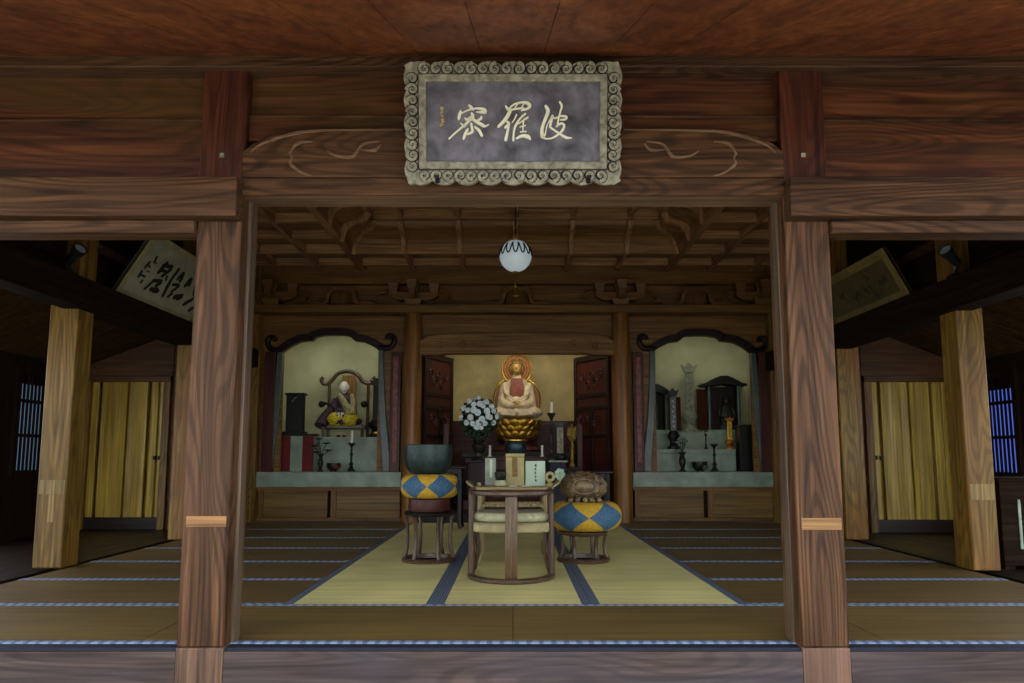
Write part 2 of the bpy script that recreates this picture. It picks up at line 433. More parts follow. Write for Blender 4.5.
# sill, lintels, boards above the openings
for i, (a, b, t) in enumerate(((-5.5, -1.55, 'left'), (-1.33, 1.33, 'middle'), (1.55, 5.5, 'right'))):
    beam('sill_beam', W_sill('x'), a, b, 3.498, 3.515, -.4, -.018, 'broad weathered front sill under the %s opening' % t, 'sill', .004)
    tag(MB().box(a, b, 3.516, 3.584, -.05, -.004).build('cloth_strip', M['navy'], None, None, .002), 'dark navy cloth strip behind the %s sill' % t, 'cloth strip')
for s, nm in ((-1, 'left'), (1, 'right')):
    xe = PX(237, 3.42, 200) if s < 0 else PX(790, 3.42, 200)
    a, b = sorted((xe, s * 5.6))
    beam('tie_beam', W_front('x'), a, b, 3.41, 3.52, 2.018, 2.215, 'broad pale tie beam lapping the %s front post' % nm)
    a, b = sorted((s * 1.55, s * 5.6))
    beam('lintel', W_front('x'), a, b, 3.47, 3.60, PZ(240.5, 3.60), 2.017, 'grooved lintel over the %s opening' % nm, 'lintel')
    a, b = sorted((s * 1.545, s * 5.6))
    pn = struct(MB().box(a, b, 3.555, 3.60, 2.2, 2.56).box(a, b, 3.57, 3.60, 2.56, 2.82).build('trim_' + ('2' if s < 0 else '3'), W_panel('x'), None, None, .003), 'dark boards above the %s tie beam' % nm, 'panel')
    MB().box(a, b, 3.54, 3.58, 2.553, 2.566).build('ledge_strip', W_front('x'), pn, None, .002)
beam('lintel', W_front('x'), -1.335, 1.335, 3.485, 3.64, 2.148, 2.237, 'red-brown lintel over the wide middle opening', 'lintel')
beam('lintel', wood('jamb_wood', (98, 74, 56), (138, 110, 86), 'x', 1, .45), -1.335, 1.335, 3.50, 3.66, ZL, 2.147, 'pale lower lip of the middle lintel', 'lintel', .004)
pn = struct(MB().box(-1.335, 1.335, 3.545, 3.60, 2.45, 2.575).box(-1.335, 1.335, 3.565, 3.60, 2.575, 2.82).build('trim_1', W_panel('x'), None, None, .003), 'red-brown boards behind the name plaque', 'panel')
MB().box(-1.335, 1.335, 3.535, 3.58, 2.569, 2.582).build('ledge_strip', W_front('x'), pn, None, .002)
rail = beam('beam', W_front('x'), -5.6, 5.6, 3.455, 3.62, 2.795, 2.85, 'long top rail under the eave boards')
MB().box(-5.6, 5.6, 3.435, 3.60, 2.846, 2.874).build('cap_strip', W_front('x'), rail, None, .003)
# carved rainbow beam
top = [(-1.335, 2.36), (-1.29, 2.405), (-1.2, 2.45), (-1.0, 2.482), (-.7, 2.492), (0, 2.495), (.7, 2.492), (1.0, 2.482), (1.2, 2.45), (1.29, 2.405), (1.335, 2.36)]
rb = struct(MB().band(top, [(u, 2.236) for u, v in top], XZ, 3.475, 3.62).build('rainbow_beam', W_front('x'), None, None, .006), 'carved arched beam behind the name plaque', 'beam')
LIGHTC = wood('carving_wood', (96, 70, 50), (146, 116, 88), 'x', 2, .5)
for s in (-1, 1):
    k = MB()
    cv = [[(705, 372), (712, 385), (708, 398), (722, 412), (745, 425), (760, 428)], [(705, 378), (725, 350), (762, 345)], [(798, 368), (820, 380), (860, 382), (885, 352), (925, 345)], [(610, 372), (640, 350), (720, 325), (800, 318), (980, 316)], [(880, 365), (915, 366), (930, 350)]]
    for c in cv:
        q = [P(x / 2.438, y / 2.438, 3.475) for x, y in c]
        k.tube([(p.x * -s, 3.475, p.z) for p in spline(q, 5)], lambda t: .0095 * (1 - .7 * abs(2 * t - 1)), 6)
    k.build('scroll_carving', LIGHTC, rb)

# inner pillars, tie beams along the aisles, walls
def inner_pillar(x0, x1, y0, d, z1, label, patch=None):
    o = struct(MB().box(x0, x1, y0, y0 + d, 0 if d < .3 else 0, z1).build('pillar', W_yel('z'), None, None, .012), label, 'post')
    if patch:
        for (a, b, c, e) in patch: MB().box(a, b, y0 - .003, y0 + .02, c, e).build('inlaid_patch', wood('pillar_patch', (124, 104, 58), (150, 126, 74), 'z', 1, .5), o, None, .001)
    return o
inner_pillar(-3.765, -3.535, 5.88, .23, 3.5, 'yellow cedar pillar in the left aisle nearest the front', [(-3.745, -3.545, PZ(494, 5.88), PZ(480, 5.88)), (-3.665, -3.615, PZ(522, 5.88), PZ(494.5, 5.88))])
inner_pillar(3.525, 3.74, 5.76, .23, 3.5, 'yellow cedar pillar in the right aisle nearest the front', [(3.54, 3.725, PZ(500, 5.76), PZ(484, 5.76))])
for s, nm in ((-1, 'left'), (1, 'right')):
    o1, o2 = (-3.63, -3.39) if s < 0 else (3.50, 3.74)
    inner_pillar(o1, o2, 7.86, .24, 3.5, 'second cedar pillar along the %s aisle' % nm)
    inner_pillar(o1 - (.06 if s < 0 else 0), o2 - (.06 if s < 0 else 0), 9.9, .24, 3.5, 'cedar corner pillar at the altar end of the %s aisle' % nm)
    a, b = sorted((s * 3.46, s * 3.66))
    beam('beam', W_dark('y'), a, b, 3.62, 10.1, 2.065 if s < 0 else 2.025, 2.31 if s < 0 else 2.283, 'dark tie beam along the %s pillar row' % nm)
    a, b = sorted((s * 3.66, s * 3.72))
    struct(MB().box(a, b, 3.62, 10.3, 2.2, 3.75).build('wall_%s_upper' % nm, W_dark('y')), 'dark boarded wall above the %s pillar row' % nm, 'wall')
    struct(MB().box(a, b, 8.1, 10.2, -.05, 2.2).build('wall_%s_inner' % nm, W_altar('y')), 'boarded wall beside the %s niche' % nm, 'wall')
    # sloping aisle ceiling with battens
    cz = lambda x: 2.66 - .39 * (abs(x) - 3.66)
    k = MB(); X0, X1 = s * 3.6, s * 5.6
    for i in range(29):
        y0 = 3.5 + i * .2
        k.hexa([(X0, y0 + .003, cz(X0)), (X1, y0 + .003, cz(X1)), (X1, y0 + .197, cz(X1)), (X0, y0 + .197, cz(X0)), (X0, y0 + .003, cz(X0) + .03), (X1, y0 + .003, cz(X1) + .03), (X1, y0 + .197, cz(X1) + .03), (X0, y0 + .197, cz(X0) + .03)])
    struct(k.build('ceiling_%s_aisle' % nm, wood('aisle_ceiling', (58, 39, 18), (92, 66, 33), 'x', 1, .6, None, .4, .15)), 'sloping boarded ceiling over the %s aisle' % nm, 'ceiling')
    # outer wall with its window opening
    wy0, wy1, wz0, wz1 = (7.99, 8.44, .72, 1.80) if s < 0 else (7.88, 8.34, .70, 1.74)
    a, b = sorted((s * 5.4, s * 5.48))
    struct(MB().box(a, b, 7.3, wy0, -.05, 2.1).box(a, b, wy1, 9.35, -.05, 2.1).box(a, b, wy0, wy1, -.05, wz0).box(a, b, wy0, wy1, wz1, 2.1).build('wall_' + nm, W_dark('z')), 'dark boarded outer wall of the %s aisle' % nm, 'wall')
    tint = (126, 158, 190) if s < 0 else (96, 124, 235)
    wn = struct(MB().box(a + .02, b - .02, wy0, wy1, wz0, wz1 - .12).build('window_' + ('1' if s < 0 else '2'), plain('window_pane_' + nm, tint, .3, 0, .05, 3, 0)), ('pale blue' if s < 0 else 'bright blue') + ' barred window at the end of the %s aisle' % nm, 'window')
    e = wn.data.materials[0].node_tree.nodes['Principled BSDF']
    e.inputs['Emission Color'].default_value = col(*tint); e.inputs['Emission Strength'].default_value = .28 if s < 0 else .62
    f = MB(); xa, xb = sorted((s * 5.36, s * 5.42))
    f.box(xa, xb, wy0 - .06, wy0, wz0 - .06, wz1 + .06).box(xa, xb, wy1, wy1 + .06, wz0 - .06, wz1 + .06).box(xa, xb, wy0, wy1, wz0 - .06, wz0).box(xa, xb, wy0, wy1, wz1, wz1 + .06)
    f.build('window_frame', W_dark('z'), wn, None, .004)
    xa, xb = sorted((s * 5.385, s * 5.405))
    for i in range(7):
        y = wy0 + (i + .5) * (wy1 - wy0) / 7
        MB().box(xa, xb, y - .009, y + .009, wz0, wz1).build('window_bar', W_dark('z'), wn)
    for z in (wz0 + .38, wz0 + .76):
        MB().box(xa - .004, xb + .004, wy0, wy1, z - .018, z + .018).build('window_rail', W_dark('y'), wn)
    MB().box(a + .01, b - .01, wy0, wy1, wz1 - .13, wz1).build('window_header', W_dark('y'), wn)  # added dark board in place of the eave that darkens the top
    # end wall of the aisle with a boarded door
    ye = 9.15 if s < 0 else 8.8
    dx0, dx1 = (PX(89, 9.15), PX(162, 9.15)) if s < 0 else (PX(873, 8.8), PX(950, 8.8))
    dh = PZ(382, ye)
    a, b = sorted((s * 3.7, s * 5.45))
    Wb = wood('end_wall_wood', (70, 44, 20), (104, 68, 32), 'x', 1, .5)
    struct(MB().box(a, dx0 - .085, ye + .02, ye + .12, -.05, 2.7).box(dx1 + .085, b, ye + .02, ye + .12, -.05, 2.7).box(dx0 - .1, dx1 + .1, ye + .02, ye + .12, dh + .04, 2.7).build('wall_%s_end' % nm, Wb), 'boarded end wall of the %s aisle' % nm, 'wall')
    dn = '1' if s < 0 else '2'
    k = MB(); n = 5; bw = (dx1 - dx0) / n
    prof = []
    for i in range(n):
        for j in range(9):
            t = j / 8; prof.append((dx0 + (i + t) * bw, ye + .015 - .004 * (1 - (2 * t - 1) ** 2)))
    for (u0, v0), (u1, v1) in zip(prof, prof[1:]):
        if abs(u1 - u0) < 1e-6: continue
        k.hexa([(u0, v0, .13), (u1, v1, .13), (u1, ye + .05, .13), (u0, ye + .05, .13), (u0, v0, dh), (u1, v1, dh), (u1, ye + .05, dh), (u0, ye + .05, dh)])
    bmesh.ops.remove_doubles(k.bm, verts=k.bm.verts[:], dist=1e-5)
    d = struct(k.build('door_' + dn, wood('door_cedar', (160, 130, 40), (200, 170, 70), 'z', .7, .36, (132, 102, 34), .5, .35)), 'tall yellow cedar door of cupped boards ending the %s aisle' % nm, 'door')  # yellow aisle light is carried by the board colour
    MB().box(dx0, dx1, ye - .01, ye + .05, -.02, .13).build('bottom_rail', W_floor('x'), d, None, .004)
    MB().box(dx0 - .09, dx0, ye - .04, ye + .07, -.02, dh + .06).build('door_post', W_yel('z'), d, None, .006)
    MB().box(dx1, dx1 + .09, ye - .04, ye + .07, -.02, dh + .06).build('door_post', W_yel('z'), d, None, .006)
    MB().box(dx0 - .09, dx1 + .09, ye - .05, ye + .07, dh, dh + .07).build('door_head', Wb, d, None, .006)
    hx = dx1 - .05 if s < 0 else dx0 + .05
    for q in (-.03, .03):
        MB().box(hx + q - .012, hx + q + .012, ye - .03, ye + .01, .83, .88).build('door_pull', M['iron'], d, None, .004)
struct(MB().box(-5.6, 5.6, 12.3, 12.4, -.1, 5.4).build('wall_back', W_dark('x')), 'dark wall behind the altars', 'wall')

# ------------------------------------------------------------------ coffered ceiling with raised middle
ZC, ZB = 3.42, 3.53
XF = (-2.07, 2.13); YF1 = 9.07; YF0 = 4.8
ins, rise = .34, .34
ZT = ZC + rise
cb = MB()
def quadp(x0, x1, y0, y1, z): cb.box(x0, x1, y0, y1, z, z + .03)
quadp(-3.7, XF[0], 3.66, 10.2, ZB); quadp(XF[1], 3.76, 3.66, 10.2, ZB)
quadp(XF[0], XF[1], YF1, 10.2, ZB); quadp(XF[0], XF[1], 3.66, YF0, ZB)
quadp(XF[0] + ins - .05, XF[1] - ins + .05, YF0 + ins - .05, YF1 - ins + .05, ZT + .11)
ceil_o = struct(cb.build('ceiling', W_ceil('x')), 'dark coffered ceiling with a raised middle', 'ceiling')
xs = [XF[0] + i * (XF[1] - XF[0]) / 6 for i in range(7)]
ys = [YF1 - .612 * i for i in range(8)]; YF0 = ys[7]
def rib(x0, x1, y0, y1, z0, z1, nm='ceiling_rib', ax='x'):
    MB().box(x0, x1, y0, y1, z0, z1).build(nm, W_rib(ax), ceil_o, None, .006)
hw = .032
for x in (xs[0] - 1.14, xs[0] - .57, xs[6] + .57, xs[6] + 1.14): rib(x - hw, x + hw, 3.7, 9.95, ZC, ZB, 'ceiling_rib', 'y')
for i, x in enumerate(xs[1:-1]):
    rib(x - hw, x + hw, YF1, 9.95, ZC, ZB, 'ceiling_rib', 'y')
for j, y in enumerate([ys[0] + .612] + ys + [ys[7] - .61]):
    full = y > YF1 + .1 or y < YF0 - .1
    if full: rib(-3.66, 3.72, y - hw, y + hw, ZC + .004, ZB - .002)
    elif j not in (1, 8):
        rib(-3.66, XF[0], y - hw, y + hw, ZC + .004, ZB - .002); rib(XF[1], 3.72, y - hw, y + hw, ZC + .004, ZB - .002)
for (a, b, c, d, ax) in ((-3.66, 3.72, YF1 - .045, YF1 + .045, 'x'), (-3.66, 3.72, YF0 - .045, YF0 + .045, 'x'), (XF[0] - .045, XF[0] + .045, 3.7, 9.95, 'y'), (XF[1] - .045, XF[1] + .045, 3.7, 9.95, 'y')):
    rib(a, b, c, d, ZC - .012, ZB + .01, 'cove_frame', ax)
# S-shaped cove profile: (inset, height)
S = [(0, 0), (.012, .06), (.03, .12), (.065, .17), (.12, .205), (.18, .22), (.235, .235), (.28, .27), (.305, .32), (.312, rise)]
S = [(p.x, p.y) for p in spline([Vector((a, b, 0)) for a, b in S], 3)]
cv = MB(); rings = []
for (q, z) in S:
    rings.append([cv.bm.verts.new(p) for p in ((XF[0] + q, YF0 + q, ZC + z), (XF[1] - q, YF0 + q, ZC + z), (XF[1] - q, YF1 - q, ZC + z), (XF[0] + q, YF1 - q, ZC + z))])
for A, B in zip(rings, rings[1:]):
    for k in range(4): cv.face([A[k], A[(k + 1) % 4], B[(k + 1) % 4], B[k]])
cvo = cv.build('cove_boards', W_ceil('x'), ceil_o, None, 0, 60)
x = cvo.modifiers.new('Solid', 'SOLIDIFY'); x.thickness = .02; x.offset = 1
def cove_rib(fn):
    A = []; B = []
    for (q, z) in S: A.append((q - .01, z)); B.append((q + .075, z - .03))
    MB().band(A, B, fn, -.03, .03).build('cove_rib', W_rib('z'), ceil_o, None, .006)
for x in xs[1:-1]:
    cove_rib(lambda q, z, t, x=x: (x + t, YF1 - q, ZC + z))
for y in ys[1:-1]:
    cove_rib(lambda q, z, t, y=y: (XF[0] + q, y + t, ZC + z)); cove_rib(lambda q, z, t, y=y: (XF[1] - q, y + t, ZC + z))
r2 = .7071
for sx, xx in ((1, XF[0]), (-1, XF[1])):
    cove_rib(lambda q, z, t, sx=sx, xx=xx: (xx + sx * q + t * r2 * sx, YF1 - q + t * r2, ZC + z))
# raised flat part
xi0, xi1, yi0, yi1 = XF[0] + ins - .02, XF[1] - ins + .02, YF0 + ins, YF1 - ins
for (a, b, c, d, ax) in ((xi0, xi1, yi1 - .05, yi1 + .05, 'x'), (xi0, xi1, yi0 - .05, yi0 + .05, 'x'), (xi0 - .05, xi0 + .05, yi0, yi1, 'y'), (xi1 - .05, xi1 + .05, yi0, yi1, 'y')):
    rib(a, b, c, d, ZT - .012, ZT + .12, 'cove_frame', ax)
for x in xs[1:-1]: rib(x - hw, x + hw, yi0, yi1, ZT, ZT + .11, 'ceiling_rib', 'y')
for y in ys[1:-1]: rib(xi0, xi1, y - hw - .1, y + hw - .1, ZT + .004, ZT + .108)

# ------------------------------------------------------------------ tatami mats
def mat(x0, x1, y0, y1, axis, m, label, group, edges):
    t = thing('tatami_mat', label, 'tatami mat', ((x0 + x1) / 2, (y0 + y1) / 2, -.055), 0, group)
    hx, hy = (x1 - x0) / 2 - .0003, (y1 - y0) / 2 - .0006
    o = MB().box(-hx + .001, hx - .001, -hy + .002, hy - .002, 0, .055).build('straw_surface', m, t, None, .004)
    for e in edges:
        if e in 'fb':
            y = -hy if e == 'f' else hy - .036
            MB().box(-hx, hx, y, y + .036, .001, .0565).build('cloth_border', M['heri_light'], t)
        else:
            wd = .055
            xx = -hx if e == 'l' else hx - wd
            MB().box(xx, xx + wd, -hy + .001, hy - .001, .001, .0565).build('cloth_border', M['heri_navy'], t, None, .002)
Y = [3.59] + [4.49 + .9 * i for i in range(7)]
names = ['first', 'second', 'third', 'fourth', 'fifth', 'sixth']
fx = [-3.55, -1.775, 0, 1.775, 3.55]
for i in range(4):
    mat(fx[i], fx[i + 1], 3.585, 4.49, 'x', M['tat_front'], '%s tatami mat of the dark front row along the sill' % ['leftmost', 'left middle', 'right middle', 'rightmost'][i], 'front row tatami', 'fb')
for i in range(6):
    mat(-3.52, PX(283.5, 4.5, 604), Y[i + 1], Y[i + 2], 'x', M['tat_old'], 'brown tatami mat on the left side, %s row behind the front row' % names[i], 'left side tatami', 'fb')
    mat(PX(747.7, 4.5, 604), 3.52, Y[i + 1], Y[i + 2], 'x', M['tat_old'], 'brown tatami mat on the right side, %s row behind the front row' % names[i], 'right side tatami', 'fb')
cx = [PX(283.5, 4.5, 604), PX(435, 4.5, 604), PX(591, 4.5, 604), PX(747.7, 4.5, 604)]
cy = [4.49, 6.25, 8.05, 9.85]
for i in range(3):
    for j in range(3):
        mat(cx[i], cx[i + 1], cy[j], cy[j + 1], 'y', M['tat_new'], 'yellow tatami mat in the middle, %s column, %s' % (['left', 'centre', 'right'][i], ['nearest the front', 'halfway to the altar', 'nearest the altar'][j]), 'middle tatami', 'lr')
# ================================================================== ALTAR FRONT
YC = 9.9
LX, RX = PX(411.5, YC), PX(622.5, YC)
zcol = PZ(313, 9.82)
for x, nm in ((LX, 'left'), (RX, 'right')):
    o = struct(MB().lathe([(.128, 0), (.124, .05), (.122, .3), (.122, zcol - .3), (.112, zcol)], (0, 0, 0), 32).build('column', W_col('z'), None, (x, YC, 0)), 'round polished timber column %s of the central altar' % nm, 'column')
zp0, zp1 = zcol, PZ(305, 9.82)
beam('plate_beam', W_altar('x'), -3.62, 3.70, 9.77, 10.12, zp0, zp1, 'flat plate beam running over the altar columns')
z_top0, z_top1 = PZ(284, 9.97), 3.54
beam('purlin', W_altar('x'), -3.62, 3.70, 9.95, 10.15, z_top0, z_top1, 'plain purlin under the coffered ceiling above the altar')
struct(MB().box(-3.62, 3.70, 10.08, 10.12, zp1 - .01, z_top0 + .01).build('wall_frieze', W_altar('x')), 'plain frieze boards above the altar plate beam', 'wall')
# bracket sets
def bracket(x, label):
    t = thing('bracket_set', label, 'bracket', (x, 9.93, zp1), 0, 'bracket sets over the altar'); tag(t, kind='structure')
    h = z_top0 - zp1; m = W_altar('x')
    MB().hexa([(-.09, -.09, 0), (.09, -.09, 0), (.09, .09, 0), (-.09, .09, 0), (-.13, -.13, .1), (.13, -.13, .1), (.13, .13, .1), (-.13, .13, .1)]).build('bearing_block', m, t, None, .006)
    for ax in (0, 1):
        arm = [(-.34, .2), (-.34, .14), (-.26, .095), (-.2, .08), (.2, .08), (.26, .095), (.34, .14), (.34, .2)]
        if ax: arm = [(u * .75, v) for u, v in arm]
        MB().prism(arm, (lambda u, v, q: (u, q, v)) if ax == 0 else (lambda u, v, q: (q, u, v)), -.045, .045).build('bracket_arm', m, t, None, .005)
    for (u, v) in ((-.28, 0), (0, 0), (.28, 0), (0, -.2)):
        MB().hexa([(u - .05, v - .05, .19), (u + .05, v - .05, .19), (u + .05, v + .05, .19), (u - .05, v + .05, .19), (u - .075, v - .075, h), (u + .075, v - .075, h), (u + .075, v + .075, h), (u - .075, v + .075, h)]).build('small_block', m, t, None, .004)
    k = MB()
    for s in (-1, 1): k.tube([(s * (.36 + .0), -.03, .2), (s * .44, -.03, .19), (s * .5, -.03, .14), (s * .47, -.03, .09), (s * .42, -.03, .12)], .022, 6)
    k.build('carved_nose', m, t)
bracket(LX, 'bracket set on top of the left round column'); bracket(RX, 'bracket set on top of the right round column')
bracket(-3.3, 'bracket set in the dark left corner above the altar'); bracket(3.4, 'bracket set in the dark right corner above the altar')
# frog-leg struts
def strut(px, label):
    x = PX(px, 9.95); h = z_top0 - zp1
    t = thing('frog_leg_strut', label, 'carved strut', (x, 10.0, zp1), 0, 'frog-leg struts over the altar'); tag(t, kind='structure')
    A = [(-.5, 0), (-.46, .05), (-.36, .075), (-.25, .05), (-.21, .1), (-.19, .2), (-.12, .25), (0, .26)]
    A = A + [(-u, v) for u, v in A[-2::-1]]
    B = [(-.5, 0), (-.4, .0), (-.32, 0), (-.22, 0), (-.17, .06), (-.15, .16), (-.09, .2), (0, .205)]
    B = B + [(-u, v) for u, v in B[-2::-1]]
    A = [(u, v * h / .3) for u, v in A]; B = [(u, v * h / .3) for u, v in B]
    MB().band(A, B, lambda u, v, q: (u, q, v), -.1, .03).build('leg_frame', W_altar('x'), t, None, .004)
    k = MB()
    for i in range(11):
        u = -.13 + i * .026
        k.tube([(u, -.05, .0), (u, -.08, .06), (u, -.08, h * .55), (u, -.05, h * .66)], .0125, 6)
    k.build('carved_ridges', W_altar('z'), t)
strut(517, 'carved frog-leg strut behind the hanging globe lamp'); strut(338, 'carved frog-leg strut above the left niche'); strut(700, 'carved frog-leg strut above the right niche')
# centre: panel and carved beam between the columns
struct(MB().box(LX + .08, RX - .08, 9.98, 10.02, PZ(338, 9.98), zp0 + .005).build('wall_altar_panel', W_altar('x')), 'plain boards above the carved altar beam', 'wall')
a0, a1 = LX + .1, RX - .1
zb0, zb1 = PZ(354, 9.9), PZ(333, 9.9)
tp = [(a0, zb1 - .12), (a0 + .12, zb1 - .05), (a0 + .4, zb1 - .015), ((a0 + a1) / 2, zb1), (a1 - .4, zb1 - .015), (a1 - .12, zb1 - .05), (a1, zb1 - .12)]
bt = [(a0, zb0 - .02), (a0 + .3, zb0 - .02), (a0 + .36, zb0), ((a0 + a1) / 2, zb0), (a1 - .36, zb0), (a1 - .3, zb0 - .02), (a1, zb0 - .02)]
nb = struct(MB().band(tp, bt, XZ, 9.84, 10.0).build('rainbow_beam', W_altar('x'), None, None, .006), 'carved beam between the round columns above the golden statue', 'beam')
k = MB()
for s, xx in ((1, a0), (-1, a1)):
    k.tube([(xx + s * u, 9.84, zb0 + v) for u, v in spiral(.55, .11, .01, .075, 0, 1.3)], .011, 5)
    k.tube([(xx + s * u, 9.84, zb0 + v) for u, v in ((.62, .06), (.8, .04), (.95, .09))], .009, 5)
    k.tube([(xx + s * u, 9.84, zb0 + v) for u, v in spiral(.25, .11, .01, .06, 1, 1.2)], .009, 5)
k.build('scroll_carving', W_altar('x'), nb)

# side bays: wall with an arched (bell-shaped) opening, counter, cabinets
zs1, zs0 = PZ(472, 10.0), PZ(487, 10.0)
YW = 10.06
def niche(s, xl, xr, arch_px, nm):
    """xl, xr: bay edges; arch_px: lower edge of the arch in pixels, left to right"""
    L = [P(a, b, YW) for a, b in arch_px]; L = [(p.x, p.z) for p in L]
    lo = [(p.x, p.y) for p in spline([Vector((a, b, 0)) for a, b in L], 3)]
    k = MB(); full = [(xl, lo[0][1])] + lo + [(xr, lo[-1][1])]
    k.band([(u, zp0 + .01) for u, v in full], full, XZ, YW, YW + .05)
    k.box(xl, lo[0][0] + .001, YW, YW + .05, zs1, lo[0][1]); k.box(lo[-1][0] - .001, xr, YW, YW + .05, zs1, lo[-1][1])
    struct(k.build('wall_niche_' + nm, W_altar('x')), 'brown boards around the arched %s niche' % nm, 'wall')
    # dark cusped arch moulding with scrolled ends
    t = thing('arch_frame', 'dark cusped arch moulding with scrolled ends over the %s niche' % nm, 'arch', (0, 0, 0)); tag(t, kind='structure')
    up = []; dn = []
    for i, (u, v) in enumerate(lo):
        a = lo[max(0, i - 1)]; b = lo[min(len(lo) - 1, i + 1)]
        tx, tz = b[0] - a[0], b[1] - a[1]; q = math.hypot(tx, tz); nx, nz = -tz / q, tx / q
        up.append((u + nx * .098, v + nz * .098)); dn.append((u, v))
    MB().band(up, dn, XZ, YW - .06, YW + .01).build('arch_moulding', W_lac('x'), t, None, .008)
    k = MB()
    for e, sg in ((lo[0], -1), (lo[-1], 1)):
        q = [(e[0], e[1] + .045), (e[0] + sg * .08, e[1] + .03), (e[0] + sg * .17, e[1] + .05), (e[0] + sg * .215, e[1] + .13), (e[0] + sg * .19, e[1] + .2), (e[0] + sg * .13, e[1] + .2), (e[0] + sg * .115, e[1] + .15)]
        k.tube([(p.x, YW - .025, p.y) for p in spline([Vector((a, b, 0)) for a, b in q], 4)], lambda z: .045 - .012 * z, 8)
    k.build('scroll_end', W_lac('x'), t)
    # flared side jambs
    for e, sg in ((lo[0], -1), (lo[-1], 1)):
        pts = [(0, 0), (.0, -.25), (-.01, -.6), (-.03, -1.0), (-.07, -1.4), (-.085, zs1 - e[1])]
        A = [(e[0] + sg * (-q), e[1] + z) for q, z in pts]; B = [(u + sg * (.07 + .04 * min(1, (e[1] - z) / 1.4)), z) for u, z in A]
        MB().band(A, B, XZ, YW - .05, YW + .02).build('arch_jamb', M['greyjamb'], t, None, .008)
    # inside of the niche
    k = MB().box(xl, xr, 11.05, 11.1, zs1 - .3, 2.75)
    struct(k.build('wall_niche_back_' + nm, M['cream']), 'pale plaster wall at the back of the %s niche' % nm, 'wall')
    struct(MB().box(xl, xl + .04, YW + .05, 11.05, zs1, 2.75).box(xr - .04, xr, YW + .05, 11.05, zs1, 2.75).box(xl, xr, YW + .05, 11.05, 2.72, 2.76).build('wall_niche_side_' + nm, M['cream']), 'plaster sides of the %s niche' % nm, 'wall')
    # counter and cabinets
    tag(MB().box(xl, xr, 9.98, 11.05, zs0, zs1).build('counter', M['stone'], None, None, .006), 'long pale green counter in the %s niche' % nm, 'counter')
    cb = thing('cabinet', 'low two-door wooden cabinet under the pale %s counter' % nm, 'cabinet', (0, 0, 0))
    MB().box(xl, xr, 10.08, 10.6, 0, zs0).build('body', W_dark('x'), cb)
    MB().box(xl, xr, 10.03, 10.08, 0, .05).box(xl, xr, 10.03, 10.08, zs0 - .05, zs0).build('rail', W_altar('x'), cb, None, .004)
    n = 2; wd = (xr - xl) / n
    for i in range(n):
        u0 = xl + i * wd
        MB().box(u0 + .03, u0 + .1, 10.035, 10.08, .05, zs0 - .05).build('stile', W_altar('z'), cb, None, .004)
        d = MB().box(u0 + .1, u0 + wd - .02, 10.055, 10.085, .05, zs0 - .05).build('door', W_cab('x'), cb, None, .003)
LXL, LXR = PX(257, 10), PX(402, 10); RXL, RXR = PX(632, 10), PX(777, 10)
lo_L = [(283.5, 352.5), (287.5, 349.5), (291, 347), (296, 344.5), (301, 342.3), (307, 341.5), (313.5, 341), (316.5, 338), (323, 336.3), (330, 335.7), (344, 335.9), (351, 337.3), (355.5, 341.3), (364, 342.4), (369, 344.5), (374, 347), (379, 350.5)]
niche(-1, LXL, LXR, lo_L, 'left')
cxm = 517.5
niche(1, RXL, RXR, [(2 * cxm - a - 1.5, b + .5) for a, b in lo_L[::-1]], 'right')
# red-brown posts and carved panels beside the arches
def flank(x0, x1, label, carved):
    t = thing('side_post', label, 'post', (0, 0, 0)); tag(t, kind='structure')
    MB().box(x0, x1, 9.99, YW + .01, zs1, PZ(352, 10)).build('post_body', W_rlac('z'), t, None, .008)
    if carved:
        MB().box(x0 + .035, x1 - .035, 9.975, 10.0, zs1 + .12, PZ(357, 10)).build('carved_panel', M['purplepanel'], t, None, .006)
flank(PX(262, 10), PX(273, 10), 'dark red post beside the left pillar and left niche', False)
flank(PX(389.5, 10), PX(400, 10), 'red post with a carved panel between left niche and round column', True)
flank(PX(634, 10), PX(644.5, 10), 'red post with a carved panel between right niche and round column', True)
flank(PX(761, 10), PX(772, 10), 'dark red post beside the right pillar and right niche', False)

